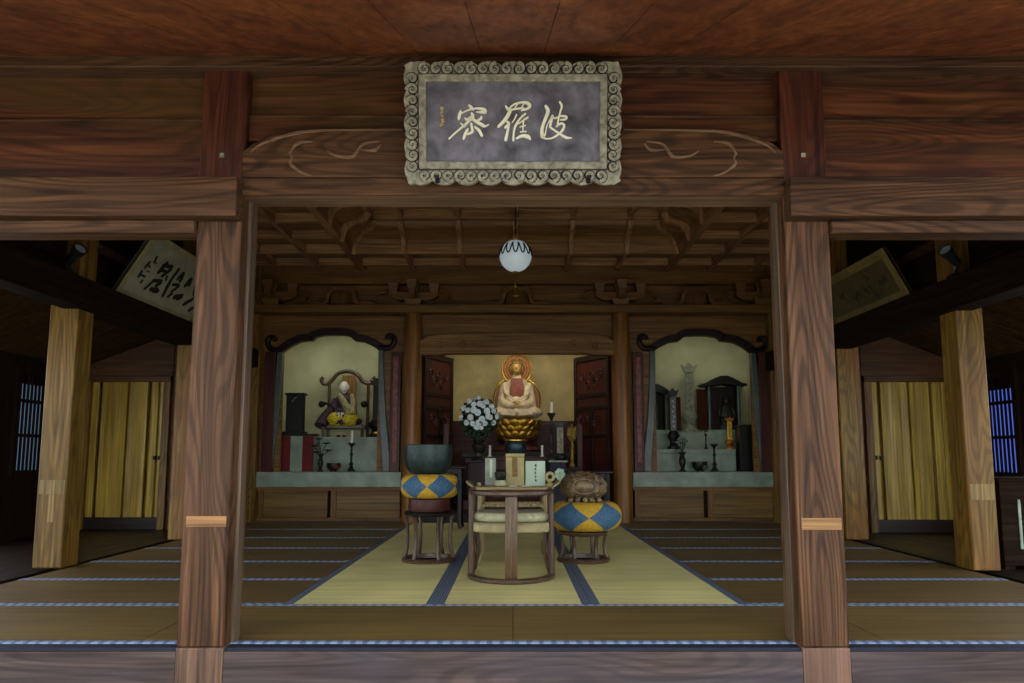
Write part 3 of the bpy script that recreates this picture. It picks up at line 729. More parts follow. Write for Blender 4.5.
# ------------------------------------------------------------------ inner sanctuary
struct(MB().box(-1.6, 1.7, 11.8, 11.86, 0, 3.0).build('wall_gold', M['goldwall']), 'gold papered wall behind the seated statue', 'wall')
struct(MB().box(LX - .12, LX - .07, 10.1, 11.8, 0, 2.8).box(RX + .07, RX + .12, 10.1, 11.8, 0, 2.8).box(-1.6, 1.7, 10.1, 11.8, 2.78, 2.84).build('wall_sanctuary_side', W_lac('z')), 'dark lacquered sides of the sanctuary', 'wall')
struct(MB().box(LX, RX, 9.95, 11.8, -.05, .12).build('floor_sanctuary', W_lac('x')), 'raised dark floor of the sanctuary', 'floor')
struct(MB().box(PX(452, 11.6), PX(577, 11.6), 11.6, 11.7, .12, PZ(421, 11.6)).build('panel_wall', W_rlac('x')), 'dark red lacquer back panel below the gold wall', 'wall')
def folding_door(pa, pb, n, label):
    a, b = Vector((PX(pa, 10.02, 420), 10.02, 0)), Vector((PX(pb, 10.75, 420), 10.75, 0))
    d = b - a; L = d.length; d.normalize(); nr = Vector((d.y, -d.x, 0))
    if nr.y > 0: nr = -nr
    t = thing('door_' + n, label, 'door', (0, 0, 0)); tag(t, kind='structure')
    H = zb0 + .05
    G = lambda u, v, q: (a + d * u + nr * q + Vector((0, 0, v)))[:]
    k = MB(); k.prism([(0, .12), (L, .12), (L, H), (0, H)], G, 0, .03); k.build('door_leaf', W_rlac('z'), t)
    k = MB()
    for u0, u1, v0, v1 in ((0, .05, .12, H), (L - .05, L, .12, H), (.05, L - .05, .12, .22), (.05, L - .05, H - .08, H), (.05, L - .05, 1.52, 1.58), (.05, L - .05, 1.70, 1.76), (.05, L - .05, 1.12, 1.18), (L / 2 - .025, L / 2 + .025, .22, 1.52)):
        k.prism([(u0, v0), (u1, v0), (u1, v1), (u0, v1)], G, .02, .055)
    k.build('door_rail', W_lac('z'), t, None, .006)
    k = MB()
    for j in range(5):
        k.tube([G(u + L * .5, v + 1.95, .035) for u, v in spiral(-.2 + .1 * j, .06 * (-1) ** j, .01, .07, j, 1.4)], .012, 5)
    for j in range(3):
        k.tube([G(u + L * .5, v + 1.35, .035) for u, v in spiral(-.15 + .15 * j, .03 * (-1) ** j, .01, .07, j, 1.4)], .012, 5)
    k.build('pierced_carving', W_rlac('x'), t)
folding_door(421, 450, '3', 'dark red carved door folded open left of the statue')
folding_door(612, 577, '4', 'dark red carved door folded open right of the statue')

# stepped altar platform and tables
SX0, SX1 = PX(462, 10.5), PX(572, 10.5)
zsh = PZ(452, 10.8)
pl = thing('altar_platform', 'tall dark red altar platform carrying the golden lotus throne', 'altar platform', (0, 0, .12))
k = MB().box(SX0, SX1, 10.5, 11.5, .0, .14).box(SX0 + .08, SX1 - .08, 10.57, 11.45, .14, zsh - .28).box(SX0 + .04, SX1 - .04, 10.53, 11.47, zsh - .28, zsh - .2)
k.build('body', W_rlac('x'), pl, None, .01)
MB().box(SX0, SX1, 10.5, 11.5, zsh - .2, zsh - .12).build('top_slab', W_lac('x'), pl, None, .01)
k = MB()
for i in range(9):
    u = SX0 + .16 + i * (SX1 - SX0 - .32) / 8
    k.tube([(u + a, 10.56, zsh * .5 - .1 + b) for a, b in spiral(0, 0, .01, .06, i, 1.5)], .012, 5)
k.build('gilt_carving', M['gold'], pl)
for px, nm in ((446, 'left'), (580, 'right')):
    x = PX(px, 10.35)
    t = thing('rail_post', 'dark red rail post with a curled top %s of the altar platform' % nm, 'rail post', (x, 10.4, .12))
    H = PZ(424, 10.4) - .12
    MB().box(-.04, .04, -.04, .04, 0, H).build('shaft', W_rlac('z'), t, None, .008)
    sg = 1 if px < 517 else -1
    k = MB(); k.tube([(sg * u, 0, H + v) for u, v in ((0, -.02), (.02, .05), (-.03, .1), (-.07, .06), (-.04, .03))], .03, 8); k.build('curled_cap', W_rlac('z'), t)

def table(name, label, cat, x0, x1, y0, y1, z0, z1, mtop, mleg, lt=.045, apron=.08, tt=.035, curl=0, rail=None):
    z0 = max(z0, .003)
    t = thing(name, label, cat, ((x0 + x1) / 2, (y0 + y1) / 2, z0))
    hx, hy, H = (x1 - x0) / 2, (y1 - y0) / 2, z1 - z0
    k = MB().box(-hx, hx, -hy, hy, H - tt, H)
    k.build('table_top', mtop, t, None, .008)
    ix = hx - lt * 1.6; iy = hy - lt * .9
    for sx in (-1, 1):
        for sy in (-1, 1):
            b = MB(); b.tube([(sx * ix, sy * iy, H - tt), (sx * (ix + .005), sy * iy, H * .5), (sx * (ix - .004), sy * iy, .08), (sx * (ix + .02), sy * iy, 0)], lt * .62, 8); b.build('leg', mleg, t)
    if apron:
        pts = [(-ix, H - tt), (ix, H - tt), (ix, H - tt - apron), (ix * .8, H - tt - apron * .6), (ix * .4, H - tt - apron * .75), (0, H - tt - apron * .45), (-ix * .4, H - tt - apron * .75), (-ix * .8, H - tt - apron * .6), (-ix, H - tt - apron)]
        for y in (-iy - .01, iy - .01): MB().prism(pts, XZ, y, y + .02).build('apron', mleg, t, None, .003)
    if curl:
        for s in (-1, 1):
            MB().tube([(s * (hx - .01), 0, H - .01), (s * (hx + .02), 0, H + .012), (s * (hx + .045), 0, H + .03), (s * (hx + .05), 0, H + .045)], .012, 6, up=(-1, 0, 1), sq=hy / .012).build('curled_end', mtop, t)
    if rail:
        for y in (-iy, iy): MB().box(-ix, ix, y - .012, y + .012, rail - .012, rail + .012).build('stretcher', mleg, t, None, .003)
        for s in (-1, 1): MB().box(s * ix - .012, s * ix + .012, -iy, iy, rail - .012, rail + .012).build('stretcher', mleg, t, None, .003)
    return t
zmt = PZ(456.5, 9.55)
table('altar_table', 'dark red altar table with the green incense bowl before the statue', 'altar table', PX(476, 9.55), PX(550, 9.55), 9.45, 9.8, 0, zmt, W_rlac('x'), W_rlac('z'), .07, .16, .05)
# low wide black table edge behind the drum
zlt = PZ(471, 9.2)
table('side_table', 'low black table behind the carved fish drum', 'side table', PX(566, 9.2), PX(612, 9.2), 9.05, 9.35, 0, zlt, M['black'], M['black'], .05, .1, .03)
table('side_table', 'low black table behind the bronze bowl bell', 'side table', PX(436, 9.2), PX(467, 9.2), 9.05, 9.35, 0, PZ(466, 9.2), M['black'], M['black'], .05, .1, .03)
# small cloth-covered stands for flowers and candle
def stand(px0, px1, label, crest):
    x0, x1 = PX(px0, 9.1), PX(px1, 9.1); H = PZ(460.5, 9.1)
    t = thing('cloth_stand', label, 'stand', ((x0 + x1) / 2, 9.2, 0)); h = (x1 - x0) / 2
    MB().box(-h + .01, h - .01, -.1, .1, 0, H - .02).build('cloth' if crest else 'body', M['navy'] if crest else W_lac('z'), t, None, .012)
    MB().box(-h, h, -.115, .115, H - .022, H).build('stand_top', M['black'] if not crest else M['greybook'], t, None, .004)
    if crest:
        k = MB()
        for j in range(7):
            a = 2 * PI * j / 7; k.ell((.02 + .04 * math.cos(a), -.102, H * .82 + .05 * math.sin(a) - .02), (.027, .006, .027), 8, 6)
        k.ell((.02, -.102, H * .82 - .02), (.02, .008, .02), 8, 6)
        k.tube([(.02, -.102, H * .82 - .06), (.03, -.102, H * .66)], .006, 5)
        k.build('flower_crest', M['paper'], t)
    return (x0 + x1) / 2, H
sx_r, sz_r = stand(549, 567, 'small stand draped in navy cloth with a white flower crest', True)
sx_l, sz_l = stand(469, 488, 'small dark lacquer stand under the flower vase', False)

# ------------------------------------------------------------------ seated golden statue
bx = PX(516.8, 11.0); bz = zsh + .0; q = 11.0 / 740
zb = PZ(419, 11.0)
lt = thing('lotus_throne', 'gilded lotus throne under the seated statue', 'lotus throne', (bx, 11.0, zsh + .0))
H = zb - zsh
MB().lathe([(.34, 0), (.36, .03), (.33, .06), (.26, .1), (.25, .14), (.3, .18), (.27, H * .5)], (0, 0, 0), 32, 1, .75, lambda a, z: 1 + .04 * math.cos(8 * a)).build('tiered_base', W_rlac('x'), lt)
pm = None
for ring, (rr, z0, nn, sz) in enumerate(((.33, H - .08, 15, 1.0), (.30, H - .165, 15, 1.0), (.29, H - .245, 15, .9))):
    for j in range(nn):
        a = 2 * PI * (j + .5 * (ring % 2)) / nn
        if math.sin(a) > .45: continue
        if pm is None:
            k = MB(); k.ell((0, 0, 0), (.075, .028, .075), 10, 8); pm = k.build('lotus_petal', M['gold'], lt); o = pm
        else:
            o = pm.copy(); C.objects.link(o); o.parent = lt
        o.location = (rr * math.cos(a), rr * .75 * math.sin(a), z0); o.rotation_euler = (.5, 0, a + PI / 2); o.scale = (sz,) * 3
MB().lathe([(.24, H * .35), (.3, H * .7), (.31, H - .03), (.0, H - .012)], (0, 0, 0), 32, 1.05, .75).build('lotus_core', M['gold'], lt)

def seated(name, label, cat, loc, s, robe, headm, parts):
    t = thing(name, label, cat, loc)
    k = MB()
    V = lambda x, y, z: (x * s, y * s, z * s)
    def E(c, r, rot=None): k.ell(V(*c), tuple(v * s for v in r), 20, 14, rot)
    E((0, .02, .09), (.33, .22, .1)); E((-.23, -.08, .075), (.15, .15, .075)); E((.23, -.08, .075), (.15, .15, .075)); E((0, -.14, .07), (.25, .12, .07))
    k.lathe([(.0, .05 * s), (.2 * s, .06 * s), (.175 * s, .18 * s), (.165 * s, .3 * s), (.18 * s, .42 * s), (.178 * s, .5 * s), (.135 * s, .555 * s), (.075 * s, .585 * s), (.06 * s, .64 * s), (0, .645 * s)], (0, .04 * s, 0), 28, 1, .66)
    for sg in (-1, 1):
        k.tube([V(sg * .15, .04, .5), V(sg * .19, .02, .4), V(sg * .205, -.03, .28), V(sg * .19, -.12, .2), V(sg * .11, -.2, .17), V(sg * .03, -.225, .165)], lambda z: s * (.066 - .024 * z), 12)
        k.tube([V(sg * .205, -.03, .28), V(sg * .225, -.07, .16), V(sg * .23, -.1, .05)], lambda z: s * (.062 - .01 * z), 10)
        for j in range(4):
            a = j * .13
            k.tube([V(sg * (.2 - a * .2), -.01 - .09 * math.sin(.5 + a), .5 - a * .1), V(sg * (.17 - a * .2), -.13, .35 - a * .35), V(sg * (.03), -.17, .26 - a * .35)], s * .014, 6)
        for j in range(3):
            k.tube([V(sg * .32, -.06 - .03 * j, .11 - .03 * j), V(sg * .2, -.2 - .015 * j, .115 - .035 * j), V(sg * .02, -.26, .085 - .028 * j)], s * .016, 6)
    E((0, -.09, .24), (.15, .09, .1))
    for j in range(4):
        k.tube([V(-.17 + .015 * j, -.1, .33 - .04 * j), V(-.09, -.185 - .004 * j, .24 - .045 * j), V(0, -.205 - .01 * j, .205 - .045 * j), V(.09, -.185 - .004 * j, .24 - .045 * j), V(.17 - .015 * j, -.1, .33 - .04 * j)], s * .012, 6)
    k.build('robed_body', robe, t, None, 0, 180, .0085 * s)
    h = MB()
    hz = .735
    h.ell(V(0, .03, hz), (.082 * s, .088 * s, .104 * s), 20, 16)
    h.ell(V(0, .0, hz - .045), (.06 * s, .066 * s, .06 * s), 16, 12)
    h.tube([V(0, .04, .6), V(0, .035, .68)], .05 * s, 12)
    h.ell(V(0, -.055, hz - .015), (.011 * s, .02 * s, .026 * s), 10, 8)
    for sg in (-1, 1):
        h.ell(V(sg * .086, .035, hz - .01), (.012 * s, .022 * s, .045 * s), 8, 8)
        h.tube([V(sg * .012, -.052, hz + .022), V(sg * .032, -.046, hz + .03), V(sg * .05, -.03, hz + .02)], .006 * s, 6)
        h.ell(V(sg * .03, -.047, hz + .004), (.016 * s, .008 * s, .007 * s), 8, 6)
        h.ell(V(sg * .02, -.036, hz - .04), (.02 * s, .02 * s, .02 * s), 8, 6)
    h.ell(V(0, -.055, hz - .058), (.02 * s, .01 * s, .008 * s), 10, 6)
    ho = h.build('head', headm, t, None, 0, 180, .0055 * s)
    hd = MB()
    for j in range(5):
        for sg in (-1, 1): hd.tube([V(sg * .015, -.232 - .002 * j, .15 + .012 * j), V(sg * .05, -.245, .15 + .012 * j), V(sg * .085, -.225, .152 + .012 * j)], lambda z: s * (.0085 - .003 * z), 6)
    for sg in (-1, 1): hd.tube([V(sg * .1, -.205, .175), V(sg * .05, -.235, .21), V(sg * .012, -.24, .225)], .011 * s, 6)
    hd.ell(V(0.07, -.215, .165), (.05 * s, .03 * s, .03 * s)); hd.ell(V(-.07, -.215, .165), (.05 * s, .03 * s, .03 * s))
    hd.build('folded_hands', headm, t)
    return t, ho
st, hd = seated('seated_statue', 'seated statue in pale robes with two round golden halos', 'statue', (bx, 11.0, zb + .012), 1.0 * (.0149 * 58 / .835), M['robe'], plain('aged_gilt_face', (196, 158, 84), .4, .35, .3, 20, .1), 1)
S1 = .0149 * 58 / .835
k = MB(); k.ell((0, .03 * S1, .8 * S1), (.075 * S1, .08 * S1, .05 * S1), 18, 10); k.ell((0, .04 * S1, .855 * S1), (.035 * S1, .035 * S1, .035 * S1), 12, 8)
for i in range(70):
    a = i * 2.4; z = .785 + .07 * (i / 70); r = math.sqrt(max(0, 1 - ((z - .79) / .09) ** 2)) * .078
    k.ell((r * math.cos(a) * S1, (.035 + r * math.sin(a)) * S1, z * S1), .0085 * S1, 6, 4)
k.build('curled_hair', plain('dull_gilt_hair', (150, 116, 70), .5, .2, .3, 30, .2), st)
k = MB(); chest = [(-.085, .57), (-.095, .45), (-.085, .33), (-.03, .25), (.03, .25), (.085, .33), (.095, .45), (.085, .57)]
k.prism(chest, lambda u, v, w_: (u * S1, (-.085 - .035 * math.cos(u * 9) + (.03 if v > .5 else 0) - .03 * (v < .4) + w_) * S1, v * S1), -.02, .05)
k.build('red_inner_robe', M['chest'], st, None, .004)
def halo(nm, cz, R, y):
    t = MB()
    c = Vector((0, y, cz))
    t.prism([(R * .93 * math.cos(2 * PI * i / 48), R * .93 * math.sin(2 * PI * i / 48)) for i in range(48)], lambda u, v, w_: (u, y + w_, cz + v), 0, .012)
    o = t.build(nm, plain('red_brown_halo', (138, 84, 52), .4, .3, .25, 30, .2), st)
    r = MB(); r.tube([(R * math.cos(2 * PI * i / 48), y - .004, cz + R * math.sin(2 * PI * i / 48)) for i in range(48)], .0135, 8, True)
    for f in (.62, .78): r.tube([(f * R * math.cos(2 * PI * i / 48), y - .004, cz + f * R * math.sin(2 * PI * i / 48)) for i in range(48)], .006, 6, True)
    r.build('golden_rim', M['gold'], o)
halo('head_halo', PZ(370, 11.1) - zb, 15 * .015, .13)
halo('body_halo', PZ(401, 11.1) - zb, 24 * .015, .15)
# ================================================================== NICHE TIERS AND OBJECTS
ZK = zs1
def tier(name, label, x0, x1, y0, y1, z0, z1, lip=.03):
    t = thing(name, label, 'altar step', ((x0 + x1) / 2, (y0 + y1) / 2, z0)); h = (x1 - x0) / 2; g = (y1 - y0) / 2
    MB().box(-h, h, -g + .015, g, 0, z1 - z0 - lip).build('riser', M['stone'], t, None, .003)
    MB().box(-h, h, -g, g, z1 - z0 - lip, z1 - z0).build('tread', M['stone'], t, None, .004)
    return z1
TL = tier('altar_step', 'pale green step at the back of the left niche counter', LXL + .05, LXR - .05, 10.5, 11.04, ZK, PZ(437, 10.5))
TR1 = tier('altar_step', 'lower pale green step on the right niche counter', RXL + .05, PX(735.5, 10.4), 10.4, 10.72, ZK, PZ(449, 10.4), .06)
TR2 = tier('altar_step', 'upper pale green step at the back of the right niche', RXL + .05, RXR - .05, 10.73, 11.04, ZK, PZ(432, 10.73), .03)

def at_px(px, D, z): return (PX(px, D, 430), D, z)
def hgt(py, D, z): return PZ(py, D) - z

def tablet(name, label, px, D, z, topy, wpx, m, mb, marks=None, crown=True):
    H = hgt(topy, D, z); wd = wpx * D / 740 / 2
    t = thing(name, label, 'memorial tablet', at_px(px, D, z))
    b = H * .3
    MB().lathe([(wd * 2.0, 0), (wd * 2.0, b * .12), (wd * 1.4, b * .2), (wd * 1.1, b * .4), (wd * 1.8, b * .6), (wd * 1.9, b * .75), (wd * 1.1, b), (0, b)], (0, 0, 0), 20, 1, .7, lambda a, zz: 1 + .06 * math.cos(8 * a)).build('lotus_base', mb, t)
    top = H * (.86 if crown else 1)
    MB().box(-wd, wd, -.014, .014, b * .95, top).build('slab', m, t, None, .004)
    if crown:
        k = MB(); hh = H - top
        pts = [(-wd * 1.1, 0), (-wd * 1.9, hh * .7), (-wd * 1.85, hh * .85), (-wd * 1.1, hh * .6), (-wd * .6, hh * .75), (0, hh), (wd * .6, hh * .75), (wd * 1.1, hh * .6), (wd * 1.85, hh * .85), (wd * 1.9, hh * .7), (wd * 1.1, 0)]
        k.prism([(u, v + top) for u, v in pts], XZ, -.025, .025); k.build('crown', mb, t, None, .004)
    if marks:
        k = MB(); n = 6
        for i in range(n):
            zz = b * 1.1 + (top - b * 1.25) * (i + .5) / n
            for j in range(3):
                u = random.uniform(-.45, .1) * wd; v = zz + (j - 1) * .013
                brush(k, [(u, v, .006), (u + wd * .45, v + random.uniform(-.01, .01), .004)], XZ, -.018, -.013)
        k.build('inscription', marks, t)
    return t
def candlestick(name, label, px, D, z, topy, wpx, m, candle=None, clabel=None):
    H = hgt(topy, D, z); r = wpx * D / 740 / 2
    t = thing(name, label, 'candlestick', at_px(px, D, z))
    MB().lathe([(r, 0), (r * 1.0, H * .04), (r * .55, H * .12), (r * .35, H * .2), (r * .6, H * .27), (r * .3, H * .33), (r * .26, H * .55), (r * .5, H * .6), (r * .26, H * .66), (r * .26, H * .84), (r * .45, H * .9), (r * .95, H * .97), (r * .9, H), (r * .3, H * .985), (0, H * .985)], (0, 0, 0), 20).build('stem', m, t)
    if candle:
        H2 = hgt(candle, D, z) - H
        x, y, _ = at_px(px, D, z)
        c = thing('candle', clabel, 'candle', (x, y, z + H * .985))
        MB().lathe([(r * .3, 0), (r * .36, H2 * .85), (r * .3, H2), (0, H2)], (0, 0, 0), 14).build('wax', M['wax'], c)
        MB().tube([(0, 0, H2 - .002), (.002, 0, H2 + .02)], .003, 5).build('wick', M['ink'], c)
    return t
def vase(name, label, px, D, z, topy, wpx, m):
    H = hgt(topy, D, z); r = wpx * D / 740 / 2
    t = MB().lathe([(r * .8, 0), (r * .85, H * .05), (r * .4, H * .14), (r * .55, H * .3), (r * .8, H * .5), (r * .62, H * .68), (r * .4, H * .8), (r * .75, H * .95), (r, H), (r * .85, H * .985), (r * .3, H * .8), (0, H * .78)], (0, 0, 0), 24).build(name, m, None, at_px(px, D, z))
    tag(t, label, 'vase'); return H
def bowl(name, label, px, D, z, topy, wpx, m, m2=None):
    H = hgt(topy, D, z); r = wpx * D / 740 / 2
    t = thing(name, label, 'bowl', at_px(px, D, z))
    MB().lathe([(r * .5, 0), (r * .5, H * .12), (r * .8, H * .3), (r, H * .6), (r * .98, H), (r * .9, H), (r * .85, H * .6), (r * .4, H * .3), (0, H * .28)], (0, 0, 0), 24).build('cup', m, t)
    if m2: MB().ell((r * .45, -r * .5, H * .5), (r * .5, r * .5, H * .3), 10, 8).build('red_patch', m2, t)
    MB().lathe([(0, H * .8), (r * .88, H * .8), (r * .88, H * .82), (0, H * .86)], (0, 0, 0), 20).build('ash', M['greybook'], t)

# ---- left niche
DT, DK = 10.72, 10.2
# striped stand with black cabinet
x0, x1 = PX(280.5, 10.3), PX(315, 10.3)
t = thing('altar_cloth_stand', 'small stand draped in dark red and pale striped cloth on the left counter', 'stand', ((x0 + x1) / 2, 10.34, ZK)); h = (x1 - x0) / 2; H = hgt(436, 10.25, ZK)
MB().box(-h, h, -.1, .1, 0, H).build('cloth', M['stone'], t, None, .004)
for a, b in ((-h, -h * .33), (h * .36, h)): MB().box(a, b, -.105, -.098, 0, H - .002).build('red_panel', M['redcloth'], t)
MB().box(-h * 1.08, h * 1.08, -.11, .11, H, H + .03).build('stand_top', M['black'], t, None, .004)
zst = ZK + H + .03
t = thing('tablet_cabinet', 'tall black lacquer tablet cabinet on the striped stand in the left niche', 'cabinet', at_px(295, 10.34, zst)); Hc = hgt(393, 10.3, zst); wd = 8.3 * 10.3 / 740
MB().box(-wd * 1.35, wd * 1.35, -.08, .08, 0, .035).box(-wd, wd, -.07, .07, .035, Hc - .03).build('body', M['black'], t, None, .005)
MB().box(-wd * 1.15, wd * 1.2, -.085, .085, Hc - .03, Hc).build('cornice', M['black'], t, None, .005)
k = MB(); k.tube([(-wd * .3, -.072, Hc * .78), (0, -.074, Hc * .86), (wd * .25, -.072, Hc * .9)], .006, 5); k.build('silver_mark', M['greybook'], t)
# monk on his chair
sx, sy = PX(343, DT, 430), DT
m = DT / 740
def cz_(py): return PZ(py, DT) - TL
ch = thing('high_backed_chair', 'dark high-backed chair with scrolled ends on the left niche step', 'chair', (sx, sy + .06, TL))
arch = [(318.5, 376), (316.5, 379), (319, 382.5), (324, 382), (328, 378.5), (332.5, 373), (338, 370.5), (344, 370), (350, 371.5), (355, 375), (359, 380), (364, 382), (369, 381.5), (371.5, 378.5), (369.5, 376)]
k = MB(); k.tube([((p.x - 343) * m, .12, cz_(p.y)) for p in spline([Vector((a, b, 0)) for a, b in arch], 4)], .03, 8); k.build('crest_rail', W_chair('x'), ch)
for u in (-18, 22):
    MB().tube([(u * m, .12, 0), (u * m, .12, cz_(381))], .024, 8).build('back_post', W_chair('z'), ch)
    MB().tube([(u * m * .95, -.2, 0), (u * m, -.2, cz_(425))], .024, 8).build('front_leg', W_chair('z'), ch)
    k = MB(); k.tube([(u * m, .12, cz_(404)), (u * m * 1.05, -.05, cz_(403)), (u * m * 1.05, -.22, cz_(405))], .02, 8); k.ell((u * m * 1.05, -.24, cz_(405)), .05, 12, 8); k.build('armrest', W_lac('y'), ch)
MB().box(-20 * m, 24 * m, -.22, .14, cz_(429), cz_(425.5)).build('seat', W_chair('x'), ch, None, .008)
MB().box(-5 * m, 9 * m, .11, .13, cz_(425), cz_(374)).build('back_splat', wood('splat', (120, 84, 40), (160, 120, 60), 'z', 2), ch, None, .004)
zseat = TL + cz_(425.5)
hs = (PZ(380.5, DT) - zseat) / .835
mk, mh = seated('monk_figure', 'small seated monk figure with a white face, purple robe and golden lap', 'figure', (sx, sy - .01, zseat), hs * .98, M['purple'], M['skinw'], 0)
k = MB(); s = hs
k.ell((-.1 * s, -.13 * s, .1 * s), (.17 * s, .15 * s, .14 * s), 20, 12); k.ell((.14 * s, -.13 * s, .1 * s), (.18 * s, .15 * s, .14 * s), 20, 12); k.build('gold_lap_cloth', M['brocade'], mk)
k = MB(); k.tube([(-.06 * s, -.1 * s, .56 * s), (.02 * s, -.15 * s, .45 * s), (.1 * s, -.17 * s, .32 * s), (.16 * s, -.2 * s, .18 * s)], lambda q: (.05 + .05 * q) * s, 10, False, None, .6)
k.tube([(.15 * s, -.02 * s, .56 * s), (.2 * s, -.1 * s, .4 * s), (.2 * s, -.2 * s, .18 * s)], lambda q: (.06 + .06 * q) * s, 10, False, None, .6); k.build('sash', M['kesa'], mk)
k = MB(); k.tube([(-.22 * s, -.05 * s, .3 * s), (-.33 * s, -.12 * s, .12 * s), (-.36 * s, -.2 * s, -.02 * s)], lambda q: (.07 + .05 * q) * s, 10); k.build('hanging_sleeve', M['purple'], mk)
for i, u in enumerate((-1, 3)):
    tag(MB().ell((0, 0, .017), (.03, .05, .017), 12, 8).build('red_shoe', M['redcloth'], None, (sx + u * m * 1.3, sy - .19, TL)), ('left' if i == 0 else 'right') + ' of two tiny red shoes under the monk\'s chair', 'shoe', 'red shoes')
tablet('memorial_tablet', 'tall dark tablet with a gilt base right of the monk\'s chair', 376.5, DT, TL, 378, 8, W_lac('z'), M['black'])
k = MB().lathe([(.085, 0), (.09, .012), (.085, .024)], (0, 0, 0), 20, 1, .72).build('gilt_band', M['gold'], bpy.data.objects['memorial_tablet'], (0, 0, .055))
# counter things, left
H = vase('bronze_vase', 'slim dark bronze vase holding metal lotus leaves on the left counter', 321.5, DK, ZK, 454, 7, M['bronze'])
t = thing('lotus_ornament', 'spray of dark metal lotus leaves standing in the left counter vase', 'ornament', at_px(321.5, DK, ZK + H * .8))
Ht = hgt(440, DK, ZK + H * .8)
for a, hh in ((-.09, .6), (.07, .75), (-.03, 1.0), (.1, .35), (-.06, .25)):
    MB().tube([(0, 0, 0), (a * .4, 0, Ht * hh * .5), (a, 0, Ht * hh)], .006, 6).build('stem', M['bronze'], t)
    MB().lathe([(0, 0), (.03, .004), (.055, .02), (.05, .026), (.02, .012), (0, .01)], (a, 0, Ht * hh), 14, 1, .8, lambda q, z: 1 + .1 * math.cos(5 * q)).build('lotus_leaf', M['bronze'], t)
bowl('incense_bowl', 'small dark incense bowl with a red patch on the left counter', 334.5, DK, ZK, 463, 14, M['bronze'], M['redcloth'])
candlestick('candlestick', 'dark bronze candlestick with white candle before the monk figure', 352, DK, ZK, 443, 8, M['bronze'], 430, 'thin white candle on the left counter candlestick')
tag(MB().lathe([(.02, 0), (.02, .02), (.05, .035), (.05, .04), (0, .03)], (0, 0, 0), 18).build('white_dish', M['wax'], None, at_px(317, 10.55, TL)), 'small white dish on the left niche step', 'dish')

# ---- right niche
def shrine(label, px0, px1, D, z, topy, eavey, door=None):
    x0, x1 = PX(px0, D, 410), PX(px1, D, 410); cxx = (x0 + x1) / 2; h = (x1 - x0) / 2
    t = thing('miniature_shrine', label, 'shrine', (cxx, D + .1, z)); ez = hgt(eavey, D, z); tz = hgt(topy, D, z)
    MB().box(-h, h, -.1, .1, 0, .035).build('base_slab', M['stone'], t, None, .004)
    MB().box(-h + .03, h - .03, .06, .1, .035, ez).box(-h + .03, -h + .06, -.06, .06, .035, ez).box(h - .06, h - .03, -.06, .06, .035, ez).build('cabinet_body', W_lac('z'), t, None, .003)
    for u in (-h + .04, h - .04): MB().tube([(u, -.085, .035), (u, -.085, ez)], .024, 10).build('front_post', M['greyjamb'], t)
    A = [(-h * 1.28, ez + .03), (-h * 1.0, ez + .045), (-h * .55, ez + (tz - ez) * .75), (-h * .2, tz), (h * .2, tz), (h * .55, ez + (tz - ez) * .75), (h * 1.0, ez + .045), (h * 1.28, ez + .03)]
    B = [(-h * 1.3, ez), (-h, ez - .005), (-h * .5, ez), (-h * .2, ez + .02), (h * .2, ez + .02), (h * .5, ez), (h, ez - .005), (h * 1.3, ez)]
    MB().band(A, B, XZ, -.16, .12).build('curved_roof', M['black'], t, None, .006)
    for sg in (-1, 1):
        if door and sg in door:
            k = MB(); k.hexa([(sg * h, -.08, .03), (sg * (h + .16), -.16, .03), (sg * (h + .16), -.14, .03), (sg * h, -.06, .03), (sg * h, -.08, ez - .05), (sg * (h + .16), -.16, ez - .05), (sg * (h + .16), -.14, ez - .05), (sg * h, -.06, ez - .05)]); k.build('open_door', W_rlac('z'), t)
    return t, h, ez
s1, h1, e1 = shrine('black-roofed miniature shrine half hidden behind the left edge of the right niche', 640, 669, 10.85, TR2, 384, 394, (1,))
tag(MB().lathe([(.03, 0), (.045, .05), (.05, .2), (.035, .28), (.045, .33), (.03, .39), (0, .4)], (0, 0, 0), 16).build('tiny_statue', M['bronze'], None, at_px(657, 10.86, TR2 + .035)), 'tiny dark figure inside the left miniature shrine', 'figure')
s2, h2, e2 = shrine('black-roofed miniature shrine with pale post at right of the right niche', 707, 742, 10.82, TR2, 376, 386, (-1,))
k = MB(); k.lathe([(.12, 0), (.13, .04), (.085, .1), (.1, .2), (.085, .3), (.04, .36), (.035, .38)], (0, 0, 0), 18, 1, .55); k.ell((0, 0, .42), (.045, .045, .055)); 
for sg in (-1, 1): k.tube([(sg * .085, 0, .32), (sg * .12, -.03, .2), (sg * .03, -.06, .17)], .028, 8)
tag(k.build('tiny_statue', M['bronze'], None, at_px(727, 10.87, TR2 + .035)), 'small dark seated figure inside the right miniature shrine', 'figure')
tablet('memorial_tablet', 'tall grey-green tablet with a spread lotus crown in the right niche', 690.5, 10.8, TR2, 363, 8.5, M['gem'], M['gem'], M['faint'])
tablet('memorial_tablet', 'dark tablet on a black lotus base at the left of the right niche', 673.5, 10.5, TR1, 388, 6, M['greyjamb'], M['black'], M['wax'])
tablet('memorial_tablet', 'small bright golden tablet on the right niche step', 729.5, 10.5, TR1, 417, 5, M['gold'], plain('orange_gilt', (170, 106, 40), .4, .5, .2, 20, .1), M['faint'])
candlestick('candlestick', 'thin dark candlestick on the lower step of the right niche', 705.5, 10.45, TR1, 434, 4, M['bronze'])
H = vase('bronze_vase', 'dark bronze vase holding dull flowers on the right counter', 681.5, DK, ZK, 452, 9, M['bronze'])
t = thing('flower_bunch', 'dull grey-green flower bunch in the right counter vase', 'flowers', at_px(681.5, DK, ZK + H * .8))
fb = None
